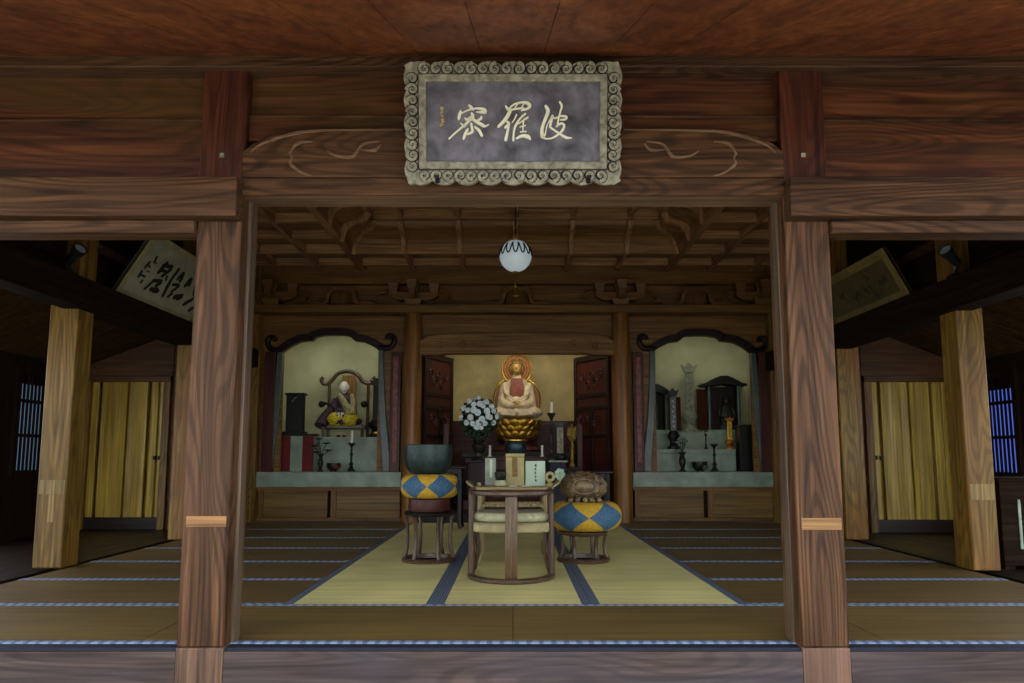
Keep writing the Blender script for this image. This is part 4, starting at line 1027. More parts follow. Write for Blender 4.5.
for j in range(12):
    a = j * 2.4; r = .02 + .06 * (j / 12)
    MB().tube([(0, 0, 0), (r * math.cos(a) * .5, r * math.sin(a) * .4, .1), (r * math.cos(a), r * math.sin(a) * .7, .16 + .08 * (1 - j / 12))], .004, 5).build('stem', M['leaf'], t)
    MB().lathe([(0, 0), (.02, .006), (.03, .022), (.015, .03), (0, .03)], (r * math.cos(a), r * math.sin(a) * .7, .155 + .08 * (1 - j / 12)), 10, 1, 1, lambda q, z: 1 + .2 * math.cos(5 * q)).build('blossom', plain('dull_blossom', (120, 140, 126), .7, 0, .3, 30, .2), t)
bowl('incense_bowl', 'round dark incense bowl with a pale side on the right counter', 699, DK, ZK, 461.5, 15, M['bronze'], M['greyjamb'])
candlestick('candlestick', 'dark bronze candlestick beside the bowl on the right counter', 713.5, DK, ZK, 444, 8, M['bronze'])
t = thing('lacquer_box', 'tall black lacquer box in the dark right end of the right niche', 'box', at_px(745.5, 10.4, ZK)); wd = 8.3 * 10.4 / 740; Hb = hgt(425, 10.4, ZK)
MB().box(-wd, wd, -.1, .1, 0, Hb - .03).build('body', M['black'], t, None, .006); MB().box(-wd * 1.1, wd * 1.1, -.11, .11, Hb - .03, Hb).build('lid', M['black'], t, None, .006)

# ================================================================== CENTRAL ALTAR FURNISHINGS
# incense bowl on the red altar table
zb_ = zmt; D = 9.62
H = hgt(440.5, D, zb_); r = 11 * D / 740
t = thing('incense_burner', 'round dark blue-green incense burner with gold rim on the altar table', 'incense burner', at_px(515.5, D, zb_))
MB().lathe([(r * .55, .02), (r * .85, .03), (r, H * .35), (r * .98, H * .8), (r * .93, H - .012), (r * 1.02, H - .008), (r * 1.02, H), (r * .88, H), (r * .85, H * .5), (0, H * .45)], (0, 0, 0), 28).build('pot', plain('blue_green_bronze', (44, 62, 66), .3, .4, .2, 12, .05), t)
MB().tube([(r * 1.03 * math.cos(2 * PI * i / 32), r * 1.03 * math.sin(2 * PI * i / 32), H) for i in range(32)], .008, 6, True).build('gold_rim', M['gold'], t)
for j in range(3):
    a = -PI / 2 + 2 * PI * j / 3; MB().tube([(r * .6 * math.cos(a), r * .6 * math.sin(a), .04), (r * .7 * math.cos(a), r * .7 * math.sin(a), 0)], .018, 8).build('foot', M['bronze'], t)
for px, nm in ((490, 'left'), (542, 'right')):
    Hs = hgt(445.5, D, zb_)
    tag(MB().lathe([(.028, 0), (.028, .008), (.014, .014), (.014, Hs * .9), (.02, Hs), (0, Hs)], (0, 0, 0), 14).build('small_candle', M['wax'], None, at_px(px, D, zb_)), 'short pale candle on the %s end of the red altar table' % nm, 'candle', 'short altar candles')
# flower vase and bouquet
D = 9.2
t = thing('flower_vase', 'dark footed vase holding the white chrysanthemums', 'vase', (sx_l, D, sz_l)); H = hgt(440, D, sz_l); r = .1
MB().lathe([(.085, 0), (.09, .02), (.05, .05), (.045, .09), (.085, .14), (.095, .19), (.06, H * .85), (.09, H), (.08, H), (.05, H * .85), (0, H * .8)], (0, 0, 0), 24).build('vase_body', M['bronze'], t)
t = thing('chrysanthemum_bouquet', 'round bouquet of white chrysanthemums in the dark vase left of the statue', 'flowers', (sx_l, D, sz_l + H * .82))
m9 = D / 740; zc0 = PZ(416, D) - (sz_l + H * .82)
k = MB()
for j in range(9): 
    a = j * 2.4; k.tube([(0, 0, 0), (.05 * math.cos(a), .05 * math.sin(a), zc0 * .5), (.16 * math.cos(a), .16 * math.sin(a), zc0 + .02)], .007, 5)
k.build('stems', M['leaf'], t)
k = MB()
for j in range(900):
    u = random.uniform(-1, .9); a = random.uniform(0, 2 * PI); rr = math.sqrt(1 - u * u); q = random.uniform(.55, 1.0)
    taper = 1.0 if u > -.3 else 1 - .45 * (-.3 - u)
    p = Vector((.24 * q * rr * taper * math.cos(a), .2 * q * rr * taper * math.sin(a), zc0 - .03 + .27 * q * u))
    n = Vector((rr * math.cos(a), rr * math.sin(a), u)); tv = n.orthogonal().normalized(); tv.rotate(Matrix.Rotation(random.uniform(0, 6.3), 3, n)); bv = n.cross(tv)
    L, Wd = random.uniform(.05, .085), .02
    d1 = (tv * .8 + n * .4)
    k.face([k.v(p - bv * Wd * .3), k.v(p + d1 * L * .5 - bv * Wd), k.v(p + d1 * L), k.v(p + d1 * L * .5 + bv * Wd), k.v(p + bv * Wd * .3)])
fo = k.build('foliage', M['leaf'], t); x = fo.modifiers.new('Solid', 'SOLIDIFY'); x.thickness = .002; tag(fo, kind='stuff')
k = MB()
for ring, (nn, rr, el) in enumerate(((16, .042, .15), (14, .036, .5), (10, .028, .9), (6, .016, 1.25))):
    for j in range(nn):
        a = 2 * PI * (j + .5 * ring) / nn
        d1 = Vector((math.cos(a) * math.cos(el), math.sin(a) * math.cos(el), math.sin(el))); sd = Vector((-math.sin(a), math.cos(a), 0))
        p0 = Vector((0, 0, .004 * ring)); p1 = p0 + d1 * rr
        k.face([k.v(p0 - sd * .003), k.v(p0 + d1 * rr * .7 - sd * .009), k.v(p1 + Vector((0, 0, .004))), k.v(p0 + d1 * rr * .7 + sd * .009), k.v(p0 + sd * .003)])
k.ell((0, 0, .008), (.022, .022, .014), 8, 6)
bl0 = k.build('blossom', M['petal'], t)
spots = [(479, 399), (471, 402), (487, 403), (475, 405.5), (484, 407), (465, 409), (492, 407), (469, 411), (479, 413.5), (488, 412), (494, 412), (463, 418), (472, 418), (483, 420), (491, 418), (497, 417), (474, 424), (480, 423), (486, 424), (468, 423), (494, 423), (478, 427.5), (482, 428), (475, 411), (481, 405), (489, 417)]
for i, (px, py) in enumerate(spots):
    u = (px - 479.5) * m9; v = (416 - py) * m9
    w2 = max(0.01, 1 - (u / .25) ** 2 - (v / .25) ** 2); y = -.2 * math.sqrt(w2)
    o = bl0 if i == 0 else bl0.copy()
    if i: C.objects.link(o); o.parent = t
    o.location = (u, y, zc0 + v); n = Vector((u / .0625, y / .04, v / .0625)).normalized()
    o.rotation_euler = n.to_track_quat('Z', 'Y').to_euler(); f = random.uniform(.85, 1.15); o.scale = (f, f, f)
candlestick('candlestick', 'tall dark candlestick with a white candle right of the statue', 551.5, 9.2, sz_r, 413, 9, M['bronze'], 401, 'white candle on the tall candlestick right of the statue')
zpl = .12
# grey tablet and golden ornament right of the platform
t = thing('pedestal', 'narrow dark pedestal right of the altar platform', 'pedestal', at_px(566, 10.25, .12)); Hp = PZ(467, 10.25) - .12
MB().box(-.16, .16, -.1, .1, 0, .05).box(-.13, .13, -.08, .08, .05, Hp - .04).build('shaft', W_lac('z'), t, None, .006); MB().box(-.17, .17, -.11, .11, Hp - .04, Hp).build('cap', W_lac('x'), t, None, .006)
tablet('memorial_tablet', 'grey tablet with a lotus crown behind the tall candlestick', 560, 10.25, .12 + Hp, 421, 6.5, plain('grey_tablet', (150, 146, 122), .5, 0, .2, 20, .1), M['bronze'], M['faint'])
t = thing('golden_flower_ornament', 'dull golden lotus ornament at right of the altar platform', 'ornament', at_px(572, 10.22, .12 + Hp)); Hg = PZ(424, 10.22) - .12 - Hp
MB().lathe([(.05, 0), (.05, .03), (.025, .06), (.03, Hg * .4), (.022, Hg * .6), (0, Hg * .6)], (0, 0, 0), 16).build('holder', M['dullgold'], t)
k = MB()
for j in range(5):
    a = PI * (j / 4); k.tube([(0, 0, Hg * .55), (.04 * math.cos(a), 0, Hg * .75), (.075 * math.cos(a), 0, Hg * (.8 + .2 * math.sin(a)))], lambda q: .012 + .03 * math.sin(PI * q), 8)
k.build('petals', M['dullgold'], t)

# ================================================================== READING DESK, CHAIR
zd = PZ(486, 6.15)
dk = table('reading_desk', 'small pale reading desk with curled ends behind the round-backed chair', 'desk', PX(473.5, 6.15), PX(552.5, 6.15), 6.02, 6.38, 0, zd, W_desk('x'), W_desk('z'), .04, .0, .028, 1, PZ(505.5, 6.1))
def dpos(px, D=6.2): return (PX(px, D, 480), D, zd)
t = thing('box', 'beige wooden box with a brown label on the middle of the desk', 'box', dpos(515, 6.26)); h = 9.2 * 6.2 / 740; Hb = hgt(453.5, 6.2, zd)
MB().box(-h, h, -.055, .06, 0, Hb - .03).build('body', M['beige'], t, None, .004)
MB().box(-h - .002, h + .002, -.057, .062, Hb - .028, Hb).build('lid', M['beige'], t, None, .004)
MB().box(-h * .3, h * .26, -.0575, -.05, Hb * .28, Hb * .9).build('label_strip', M['label'], t)
t = thing('book', 'pale green booklet with a column of black writing on the desk', 'book', dpos(535.5, 6.2), 0); h = 10 * 6.15 / 740; Hb = hgt(461, 6.15, zd)
def BK(u, v, q): return (u, q + .06 * v / Hb, v)
MB().prism([(-h, 0), (h, 0), (h, Hb), (-h, Hb)], BK, 0, .012).build('cover', M['paper'], t, None, .002)
k = MB()
for i in range(5):
    v = Hb * (.82 - i * .15)
    for j in range(4):
        u = random.uniform(-.1, .0) * h; dv = (j - 1.5) * .005
        brush(k, [(u, v + dv, .004), (u + .018 * random.uniform(.4, 1), v + dv + random.uniform(-.006, .004), .003)], BK, -.0015, .001)
    brush(k, [(.0, v + .01, .004), (.002, v - .01, .004)], BK, -.0015, .001)
k.build('writing', M['ink'], t)
t = thing('book', 'grey cloth-bound book with a silver strip standing at left on the desk', 'book', dpos(490.5, 6.24)); h = 5.4 * 6.2 / 740; Hb = hgt(458, 6.2, zd)
MB().box(-h, h, -.03, .03, 0, Hb).build('cover', M['greybook'], t, None, .003); MB().box(-h * .12, h * .35, -.0325, -.028, Hb * .3, Hb * .95).build('title_strip', M['paper'], t)
t = thing('small_bell', 'small dark bowl bell on a pale cushion on the desk', 'bell', dpos(500.5, 6.12)); r = 5.8 * 6.1 / 740; Hb = hgt(472, 6.1, zd)
MB().lathe([(0, 0), (r * 1.1, .004), (r * 1.15, Hb * .2), (r * .9, Hb * .42), (0, Hb * .42)], (0, 0, 0), 22).build('cushion', M['seat'], t)
MB().lathe([(0, Hb * .4), (r * .6, Hb * .42), (r * .95, Hb * .62), (r, Hb), (r * .92, Hb), (r * .85, Hb * .65), (0, Hb * .5)], (0, 0, 0), 24).build('bowl', M['bronze'], t)
t = thing('ring_ornament', 'small white ring-shaped ornament on the right end of the desk', 'ornament', dpos(550, 6.16)); r = 3.6 * 6.15 / 740
MB().tube([(r * math.cos(2 * PI * i / 24), 0, .045 + r + r * math.sin(2 * PI * i / 24)) for i in range(24)], .013, 8, True).build('ring', M['beige'], t)
MB().lathe([(.035, 0), (.035, .012), (.016, .03), (.02, .05), (0, .05)], (0, 0, 0), 16).build('foot', M['beige'], t)
tag(MB().lathe([(.014, 0), (.02, .012), (.014, .028), (0, .03)], (0, 0, 0), 14).build('incense_pot', M['beige'], None, dpos(479, 6.14)), 'tiny beige knob-shaped pot at the left end of the desk', 'pot')
for i, (px, dx, an) in enumerate(((526, 5, .1), (513, 4, -.2))):
    tag(MB().box(-dx * .0083, dx * .0083, -.02, .02, 0, .006).build('paper_slip', M['paper'], None, dpos(px, 6.08)), ['white paper slip lying in front of the pale booklet', 'white paper slip lying in front of the beige box'][i], 'paper slip')

# round-backed chair, seen from behind
cx_, cy_ = PX(511.3, 5.4), 5.50
ch = thing('round_backed_chair', 'low dark round-backed chair with wide splat and pale seat', 'chair', (cx_, cy_, 0))
RX_, RYb = .296, .34
def hoop(z, rx, ry, ext, n=30):
    pts = [(-rx, ext, z)] + [(rx * math.cos(PI + PI * i / n), ry * math.sin(PI + PI * i / n), z) for i in range(n + 1)] + [(rx, ext, z)]
    return pts
def rect_sweep(mb, pts, hw_, z0, z1):
    A = []; B = []
    for i, p in enumerate(pts):
        a = Vector(pts[max(0, i - 1)]); b = Vector(pts[min(len(pts) - 1, i + 1)]); d = (b - a).normalized()
        A.append((p[0] - d.y * hw_, p[1] + d.x * hw_)); B.append((p[0] + d.y * hw_, p[1] - d.x * hw_))
    mb.band(A, B, lambda u, v, q: (u, v, q), z0, z1)
k = MB(); rect_sweep(k, hoop(0, RX_, RYb, .26), .024, 0.002, .035); k.build('base_hoop', W_chair('x'), ch, None, .008)
zr1, zr0 = PZ(490.5, 5.18), PZ(496.5, 5.18)
k = MB(); rect_sweep(k, hoop(0, RX_ - .005, RYb, .26), .02, zr0, zr1); k.build('arm_hoop', W_chair('x'), ch, None, .012)
k = MB()
sp = [(.03, 0), (.05, -.012), (.3, -.02), (.5, -.005), (zr0, 0)]
A = [(-.056, z) for z, _ in sp]
rows = []
for z, o_ in sp: rows.append([(u, -RYb + o_ + .02 + dy, z) for u, dy in ((-.043, .008), (0, 0), (.043, .008), (.043, .026), (0, .018), (-.043, .026))])
vr = [[k.v(p) for p in r_] for r_ in rows]
for a, b in zip(vr, vr[1:]):
    for i in range(6): k.face([a[i], a[(i + 1) % 6], b[(i + 1) % 6], b[i]])
k.face(vr[0]); k.face(vr[-1][::-1]); k.build('splat', wood('splat_wood', (72, 54, 38), (116, 92, 66), 'z', 2, .35), ch, None, .004)
for sx_ in (-1, 1):
    for yy, rr in ((.24, .02), (-.06, .022)):
        xx = RX_ * math.sqrt(max(0, 1 - (yy / RYb) ** 2)) if yy < 0 else RX_
        MB().tube([(sx_ * xx, yy, .02), (sx_ * xx * 1.0, yy, .3), (sx_ * xx, yy, zr0 + .01)], rr, 8).build('leg', W_chair('z'), ch)
zsq0, zsq1, zsq2 = PZ(533, 5.35), PZ(523, 5.35), PZ(511.5, 5.5)
se = [(-.29, .27), (-.295, 0), (-.27, -.1), (-.17, -.17), (0, -.195), (.17, -.17), (.27, -.1), (.295, 0), (.29, .27)]
MB().prism(se, lambda u, v, q: (u, v, q), zsq0, zsq1).build('seat', M['seatframe'], ch, None, .012)
se2 = [(u * .93, v * .93 + .015) for u, v in se]
MB().prism(se2, lambda u, v, q: (u, v, q), zsq1, zsq2).build('seat_cushion', M['seat'], ch, None, .035, 38, 0, 0, 4)
for s_ in (-1, 1): MB().tube([(s_ * .27, .25, zsq0), (s_ * .25, .26, .16), (s_ * .285, .27, .02)], .018, 8).build('front_stay', W_chair('z'), ch)

# ================================================================== STOOLS, CUSHIONS, BELL, DRUM
def stool(label, x, y, R, Ht, nl, riser=0):
    t = thing('round_stool', label, 'stool', (x, y, 0))
    MB().lathe([(R - .035, .0), (R + .01, 0), (R + .012, .02), (R, .035), (R - .03, .035), (R - .035, .0)], (0, 0, 0), 40).build('base_ring', W_chair('x'), t)
    MB().lathe([(0, Ht - .04), (R - .03, Ht - .04), (R - .005, Ht - .03), (R, Ht - .01), (R - .02, Ht), (0, Ht)], (0, 0, 0), 40).build('top_disc', M['black'] if riser else W_chair('x'), t)
    for j in range(nl):
        a = 2 * PI * (j + .5) / nl - PI / 2
        f = lambda r, z: (r * math.cos(a), r * math.sin(a), z)
        MB().tube([f(R - .012, .03), f(R - .03, Ht * .25), f(R - .036, Ht * .5), f(R - .026, Ht * .8), f(R - .016, Ht - .035)], lambda q: .019 - .005 * math.sin(PI * q), 8).build('leg', W_chair('z'), t)
    if riser:
        MB().lathe([(R - .04, Ht), (R - .035, Ht + .02), (R - .04, Ht + riser - .01), (R - .03, Ht + riser), (0, Ht + riser)], (0, 0, 0), 40).build('riser_drum', W_rlac('x'), t)
def cushion(label, x, y, z, R, h, n, ph):
    pr = []
    for i in range(25):
        a = -PI / 2 + PI * i / 24
        pr.append(((R - h / 2 * .9) + h / 2 * .9 * math.cos(a) if 0 < i < 24 else R - h * .5, h / 2 * math.sin(a)))
    pr = [(0, -h / 2 * .9)] + pr + [(0, h / 2 * .9)]
    return tag(MB().lathe(pr, (0, 0, 0), 64).build('round_cushion', cushion_mat('cushion_cloth_%d' % n if n == 5 else 'cushion_cloth', n, h / 2 * 1.05, ph), None, (x, y, z + h / 2)), label, 'cushion')
x, y = PX(430, 6.3), 6.32; Ht = PZ(512, 6.15); rs = PZ(498.5, 6.2) - Ht
stool('slender-legged round stool with dark riser under the bronze bowl bell', x, y, .215, Ht, 6, rs)
ztop = Ht + rs; hcu = PZ(474, 6.25) - ztop
cushion('blue and yellow round cushion under the bronze bowl bell', x + .005, y, ztop, .255, hcu, 6, 0.5)
zbell = ztop + hcu; H = hgt(444.5, 6.3, zbell - .012); R = .207
o = MB().lathe([(0, 0), (R * .55, .004), (R * .8, .03), (R * .93, .08), (R, .15), (R * .985, H - .02), (R * .99, H - .005), (R * .97, H), (R * .9, H), (R * .89, H - .02), (R * .9, .15), (R * .7, .05), (0, .035)], (0, 0, 0), 48).build('bowl_bell', plain('patinated_bronze', (44, 60, 58), .4, .45, .3, 14, .15), None, (x - .015, y, zbell - .012))
tag(o, 'large blue-green bronze bowl bell on its round cushion', 'bell')
x, y = PX(582.5, 6.3), 6.32; Ht = PZ(531, 6.2)
stool('low dark round stool under the carved wooden drum', x, y, .21, Ht, 6)
hcu = PZ(502, 6.2) - Ht
cushion('blue and yellow round cushion under the carved wooden drum', x + .02, y, Ht, .305, hcu, 5, 0.25)
zm = Ht + hcu; H = hgt(470, 6.3, zm)
t = thing('fish_drum', 'carved brown wooden fish drum resting on its round cushion', 'drum', (x + .005, y, zm - .008))
k = MB(); Rw = .2
k.ell((0, 0, H * .5), (Rw, .17, H * .5), 72, 48)
for v in k.bm.verts:
    p = v.co.copy(); n = Vector((p.x / Rw, p.y / .17, (p.z - H * .5) / (H * .5)))
    fr = math.hypot((p.x + .01) / Rw, (p.z - H * .52) / (H * .5))
    if fr < .46 and p.y < 0: d = .014 * (1 - (fr / .46) ** 4)
    else: d = .006 * math.sin(p.x * 80 + 2 * math.sin(p.z * 40)) * math.sin(p.z * 80 + 2 * math.sin(p.x * 45 + p.y * 30)) + .004 * pnoise(p * 30)
    v.co = p + n * d
k.build('carved_body', M['carved'], t, None, 0, 180)
k = MB()
def on_drum(x, z, o):
    q = 1 - (x / Rw) ** 2 - ((z - H * .5) / (H * .5)) ** 2
    return (x, -.17 * math.sqrt(max(q, .0)) - o, z)
for sg in (-1, 1):
    for (cx0, cz0, r0, a0) in ((.13, .62, .035, 0), (.15, .38, .03, 2), (.1, .82, .028, 4), (.05, .9, .02, 1), (.11, .2, .028, 3), (.05, .13, .024, 5)):
        k.tube([on_drum(sg * (cx0 + a), cz0 * H + b, .004) for a, b in spiral(0, 0, .004, r0, a0, 1.5, 18)], .007, 6)
for j in range(5):
    xx = -.12 + j * .06
    k.ell((xx, -.135 + .1 * xx * xx * 20, .022), (.026, .03, .02), 12, 8); k.tube([(xx + a, -.158 + 2 * xx * xx, .028 + b) for a, b in spiral(0, 0, .003, .016, j, 1.2, 14)], .006, 6)
k.tube([on_drum(-.01 + .092 * math.cos(2 * PI * i / 32), H * .52 + .46 * H * .5 * math.sin(2 * PI * i / 32), .006) for i in range(32)], .006, 6, True)
k.build('carved_scrolls', M['carved'], t)
MB().box(-.08, .08, -.168, -.13, H * .215, H * .235).build('sound_slit', M['black'], t)

# ================================================================== GLOBE LAMP
D = 7.2; gx = PX(515.5, D, 256); gz = PZ(256, D); gr = 16.8 * D / 745
t = thing('globe_lamp', 'white glass globe lamp with black petal cage and brass finial hanging under the ceiling', 'hanging lamp', (gx, D, gz))
MB().ell((0, 0, 0), gr, 40, 28).build('glass_globe', M['white'], t)
k = MB(); N12 = 14
for j in range(N12):
    pts = []
    for i in range(17):
        u = i / 16; a = 2 * PI * (j + (u)) / N12
        th = .25 + (1.58 - .25) * (math.sin(PI * u) ** .38) if 0 < u < 1 else .25
        rr = gr * 1.012
        pts.append((rr * math.sin(th) * math.cos(a), rr * math.sin(th) * math.sin(a), rr * math.cos(th)))
    k.tube(pts, .0072, 6)
k.build('petal_cage', M['iron'], t)
MB().lathe([(0, gr * .97), (.045, gr * .98), (.05, gr * 1.03), (.03, gr * 1.09), (.012, gr * 1.12), (0, gr * 1.12)], (0, 0, 0), 20).build('brass_cap', M['brass'], t)
ztc = ZT - .002 - gz
k = MB(); k.tube([(0, 0, gr * 1.1), (0, 0, ztc)], .005, 6)
nl = int((ztc - gr * 1.1) / .05)
for j in range(nl):
    zz = gr * 1.1 + .025 + j * .05
    k.tube([((.011 if j % 2 else 0) * math.cos(q_), (0 if j % 2 else .011) * math.cos(q_), zz + .028 * math.sin(q_)) for q_ in [2 * PI * i / 10 for i in range(10)]], .003, 5, True)
k.lathe([(.06, ztc - .02), (.06, ztc), (0, ztc)], (0, 0, 0), 20); k.build('chain', M['iron'], t)
fb = PZ(296, D) - gz
MB().lathe([(0, -gr * .99), (.03, -gr * 1.0), (.022, -gr * 1.1), (.01, -gr * 1.14), (.012, fb * .72), (.02, fb * .76), (.014, fb * .8), (.026, fb * .95), (.03, fb), (0, fb)], (0, 0, 0), 18).build('brass_finial', M['brass'], t)

# ================================================================== NAME PLAQUE (gilded characters, read from right to left)
yb, yt = 3.40, 3.30
pb, pt_ = P(512.5, 182, yb), P(512.5, 64, yt)
PO = Vector((0, yb, pb.z)); PV = Vector((0, yt - yb, pt_.z - pb.z)); PH = PV.length; PV.normalize(); PN = Vector((0, -PV.z, PV.y))   # PN points to the viewer
def onplane(px, py):
    d = ray(px, py); o = Vector((0, 0, CAMZ)); tt = (PO - o).dot(PN) / d.dot(PN); p = o + d * tt - PO
    return (p.x, p.dot(PV))
pl = thing('name_plaque', 'large hanging name plaque with gilded characters and pale scrollwork frame', 'plaque', PO[:])
pl.rotation_euler = (math.atan2(-PN.z, -PN.y) * 1.0 if False else 0, 0, 0)
def LP(u, v, q): return (Vector((u, 0, 0)) + PV * v + PN * q)[:]
u0, v0 = onplane(427, 162.5); u1, v1 = onplane(599.5, 83); U0, V0 = onplane(409, 181); U1, V1 = onplane(618, 66)
U0 = -(U1 - U0) / 2; U1 = -U0; 
MB().prism([(u0 - .03, v0 - .03), (u1 + .03, v0 - .03), (u1 + .03, v1 + .03), (u0 - .03, v1 + .03)], LP, -.02, .012).build('slate_board', M['board'], pl)
k = MB(); fw = .035
inn = [(u0, v0), (u1, v0), (u1, v1), (u0, v1)]; mid = [(u0 - fw, v0 - fw), (u1 + fw, v0 - fw), (u1 + fw, v1 + fw), (u0 - fw, v1 + fw)]
k.band(mid, inn, LP, -.02, .03, True); k.build('inner_frame', M['scroll'], pl, None, .006)
# scalloped outer border
lob = []
def edge(pa, pb2, n, amp):
    for i in range(n * 8):
        f = i / (n * 8); a = Vector(pa).lerp(Vector(pb2), f); d = (Vector(pb2) - Vector(pa)).normalized(); nn = Vector((d.y, -d.x))
        lob.append(tuple(a + nn * (amp * max(abs(math.sin(PI * f * n)) ** .7, .9 * (abs(f - .5) > .485)))))
cr = [(U0, V0), (U1, V0), (U1, V1), (U0, V1)]
for i, n in ((0, 9), (1, 5), (2, 9), (3, 5)): edge(cr[i], cr[(i + 1) % 4], n, .02)
inner = []
def per(f):  # matching point on the inner ring
    return f
tot = len(lob)
segs = [72, 40, 72, 40]; j = 0
for si, n in enumerate(segs):
    a = Vector(mid[si]); b = Vector(mid[(si + 1) % 4])
    for i in range(n): inner.append(tuple(a.lerp(b, i / n)))
k = MB(); k.band(lob, inner, LP, -.02, .012, True); k.build('scalloped_border', M['scroll'], pl, None, .003)
k = MB(); kd = MB()
def curl(cx, cy, r, a0, hand):
    q = spiral(cx, cy, r * .12, r, a0, 1.45 * hand, 20)
    k.tube([LP(a, b, .018) for a, b in q], lambda z: .004 + .007 * z, 6)
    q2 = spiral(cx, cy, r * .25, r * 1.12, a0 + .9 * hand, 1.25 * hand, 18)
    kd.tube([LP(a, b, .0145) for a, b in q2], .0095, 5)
def row(pa, pb2, n, r):
    a, b = Vector(pa), Vector(pb2)
    for i in range(n):
        p = a.lerp(b, (i + .5) / n); hand = 1 if i < n / 2 else -1
        d = (b - a).angle_signed(Vector((1, 0))) if True else 0
        curl(p.x, p.y, r * (1 if i % 2 else .86), d + (2.0 if hand > 0 else 1.1), hand)
mx0, mx1, my0, my1 = (U0 + mid[0][0]) / 2 - .004, (U1 + mid[1][0]) / 2 + .004, (V0 + mid[0][1]) / 2 - .004, (V1 + mid[2][1]) / 2 + .004
row((mx0 + .03, my0), (mx1 - .03, my0), 16, .026); row((mx1, my0 + .02), (mx1, my1 - .02), 9, .026); row((mx1 - .03, my1), (mx0 + .03, my1), 16, .026); row((mx0, my1 - .02), (mx0, my0 + .02), 9, .026)
k.build('scrollwork', M['scroll'], pl); kd.build('scroll_shadow', M['groove'], pl)  # dark tubes paint shade beside each curl
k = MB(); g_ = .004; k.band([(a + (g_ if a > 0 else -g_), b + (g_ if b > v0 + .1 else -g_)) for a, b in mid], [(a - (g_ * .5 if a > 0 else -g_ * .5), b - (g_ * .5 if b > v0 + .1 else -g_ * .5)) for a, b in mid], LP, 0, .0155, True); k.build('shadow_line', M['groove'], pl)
def char(origin, scale, strokes):
    mb = MB()
    for s_ in strokes:
        pts = []
        for (x, y, w_) in s_:
            u, v = onplane(origin[0] + x / scale, origin[1] + y / scale); pts.append((u, v, w_ / scale * .00467))
        brush(mb, pts, LP, .008, .022)
    mb.build('gilded_character', M['gilt'], pl)
S = 12.42
char((520, 95), S, [[(315, 150, 30), (345, 210, 45), (320, 290, 40), (290, 370, 38), (270, 450, 42), (275, 530, 45)], [(275, 535, 40), (310, 500, 20), (325, 420, 14), (350, 360, 12), (400, 280, 30)],
  [(400, 275, 35), (385, 340, 30), (370, 410, 28)], [(400, 290, 25), (440, 300, 16), (500, 275, 20), (570, 285, 30), (560, 315, 22), (500, 320, 16)],
  [(490, 100, 22), (515, 150, 26), (495, 230, 22), (475, 310, 22), (460, 400, 22)], [(450, 400, 25), (510, 365, 22), (545, 390, 28), (530, 440, 30), (480, 495, 25), (400, 545, 20), (330, 555, 14), (280, 540, 20)],
  [(380, 420, 22), (440, 460, 20), (500, 500, 26), (570, 540, 30), (640, 545, 8)]])
char((490, 95), S, [[(195, 150, 20), (220, 185, 35), (250, 200, 35)], [(240, 180, 20), (300, 130, 20), (380, 108, 22), (450, 110, 32), (490, 140, 45), (470, 180, 30), (390, 205, 14)],
  [(270, 195, 18), (350, 182, 20), (420, 175, 18)], [(310, 165, 14), (345, 130, 10)], [(385, 175, 14), (420, 125, 10)], [(255, 200, 40), (220, 270, 45), (170, 340, 38), (105, 405, 30)],
  [(190, 330, 18), (235, 370, 35), (190, 415, 30)], [(230, 400, 30), (215, 480, 32), (195, 570, 38)], [(330, 255, 16), (300, 320, 14), (275, 355, 8)], [(440, 245, 22), (370, 310, 22), (315, 400, 26), (295, 480, 24), (290, 575, 28)],
  [(470, 290, 20), (410, 330, 16), (350, 370, 12)], [(425, 310, 18), (410, 380, 18), (410, 470, 18)], [(370, 410, 10), (440, 390, 14)], [(375, 470, 12), (450, 465, 14)], [(330, 550, 25), (400, 520, 36), (470, 530, 46), (500, 560, 20)]])
char((430, 95), S, [[(485, 140, 20), (510, 165, 40), (535, 190, 30)], [(385, 215, 25), (370, 260, 38), (360, 310, 30)], [(385, 245, 14), (470, 205, 16), (580, 180, 20), (670, 195, 42), (680, 225, 38), (580, 225, 10)],
  [(520, 240, 25), (530, 280, 45), (470, 320, 35), (435, 300, 15)], [(510, 310, 30), (440, 380, 26), (380, 430, 22), (310, 490, 18), (240, 555, 14)], [(385, 365, 16), (430, 400, 28)],
  [(520, 300, 35), (580, 345, 35), (650, 385, 40), (680, 400, 28), (735, 378, 6)], [(640, 285, 25), (630, 310, 28), (570, 340, 18)], [(515, 370, 25), (525, 430, 32), (525, 470, 30), (470, 500, 22)],
  [(470, 440, 30), (440, 500, 35), (420, 555, 28)], [(560, 410, 22), (610, 450, 35), (645, 515, 35)]])
k = MB(); random.seed(3)
for i in range(4):
    yy = 180 + i * 68
    for s_ in range(5):
        a, b = random.uniform(128, 165), yy + random.uniform(-22, 22)
        p_, q2 = onplane(430 + a / S, 95 + b / S), onplane(430 + (a + random.uniform(-14, 22)) / S, 95 + (b + random.uniform(-16, 18)) / S)
        brush(k, [(p_[0], p_[1], .0075), (q2[0], q2[1], .005)], LP, .008, .016)
k.build('gilded_signature', plain('dull_gilt', (196, 178, 104), .5, 0, .2, 30, .1), pl)
for px in (438, 588):
    u, v = onplane(px, 181)
    k = MB(); k.tube([LP(u, v - .004, -.03), LP(u, v - .004, .025), LP(u, v + .022, .03)], .009, 8); k.ell(LP(u, v - .004, .025), .013, 10, 8); k.build('support_hook', M['iron'], pl)

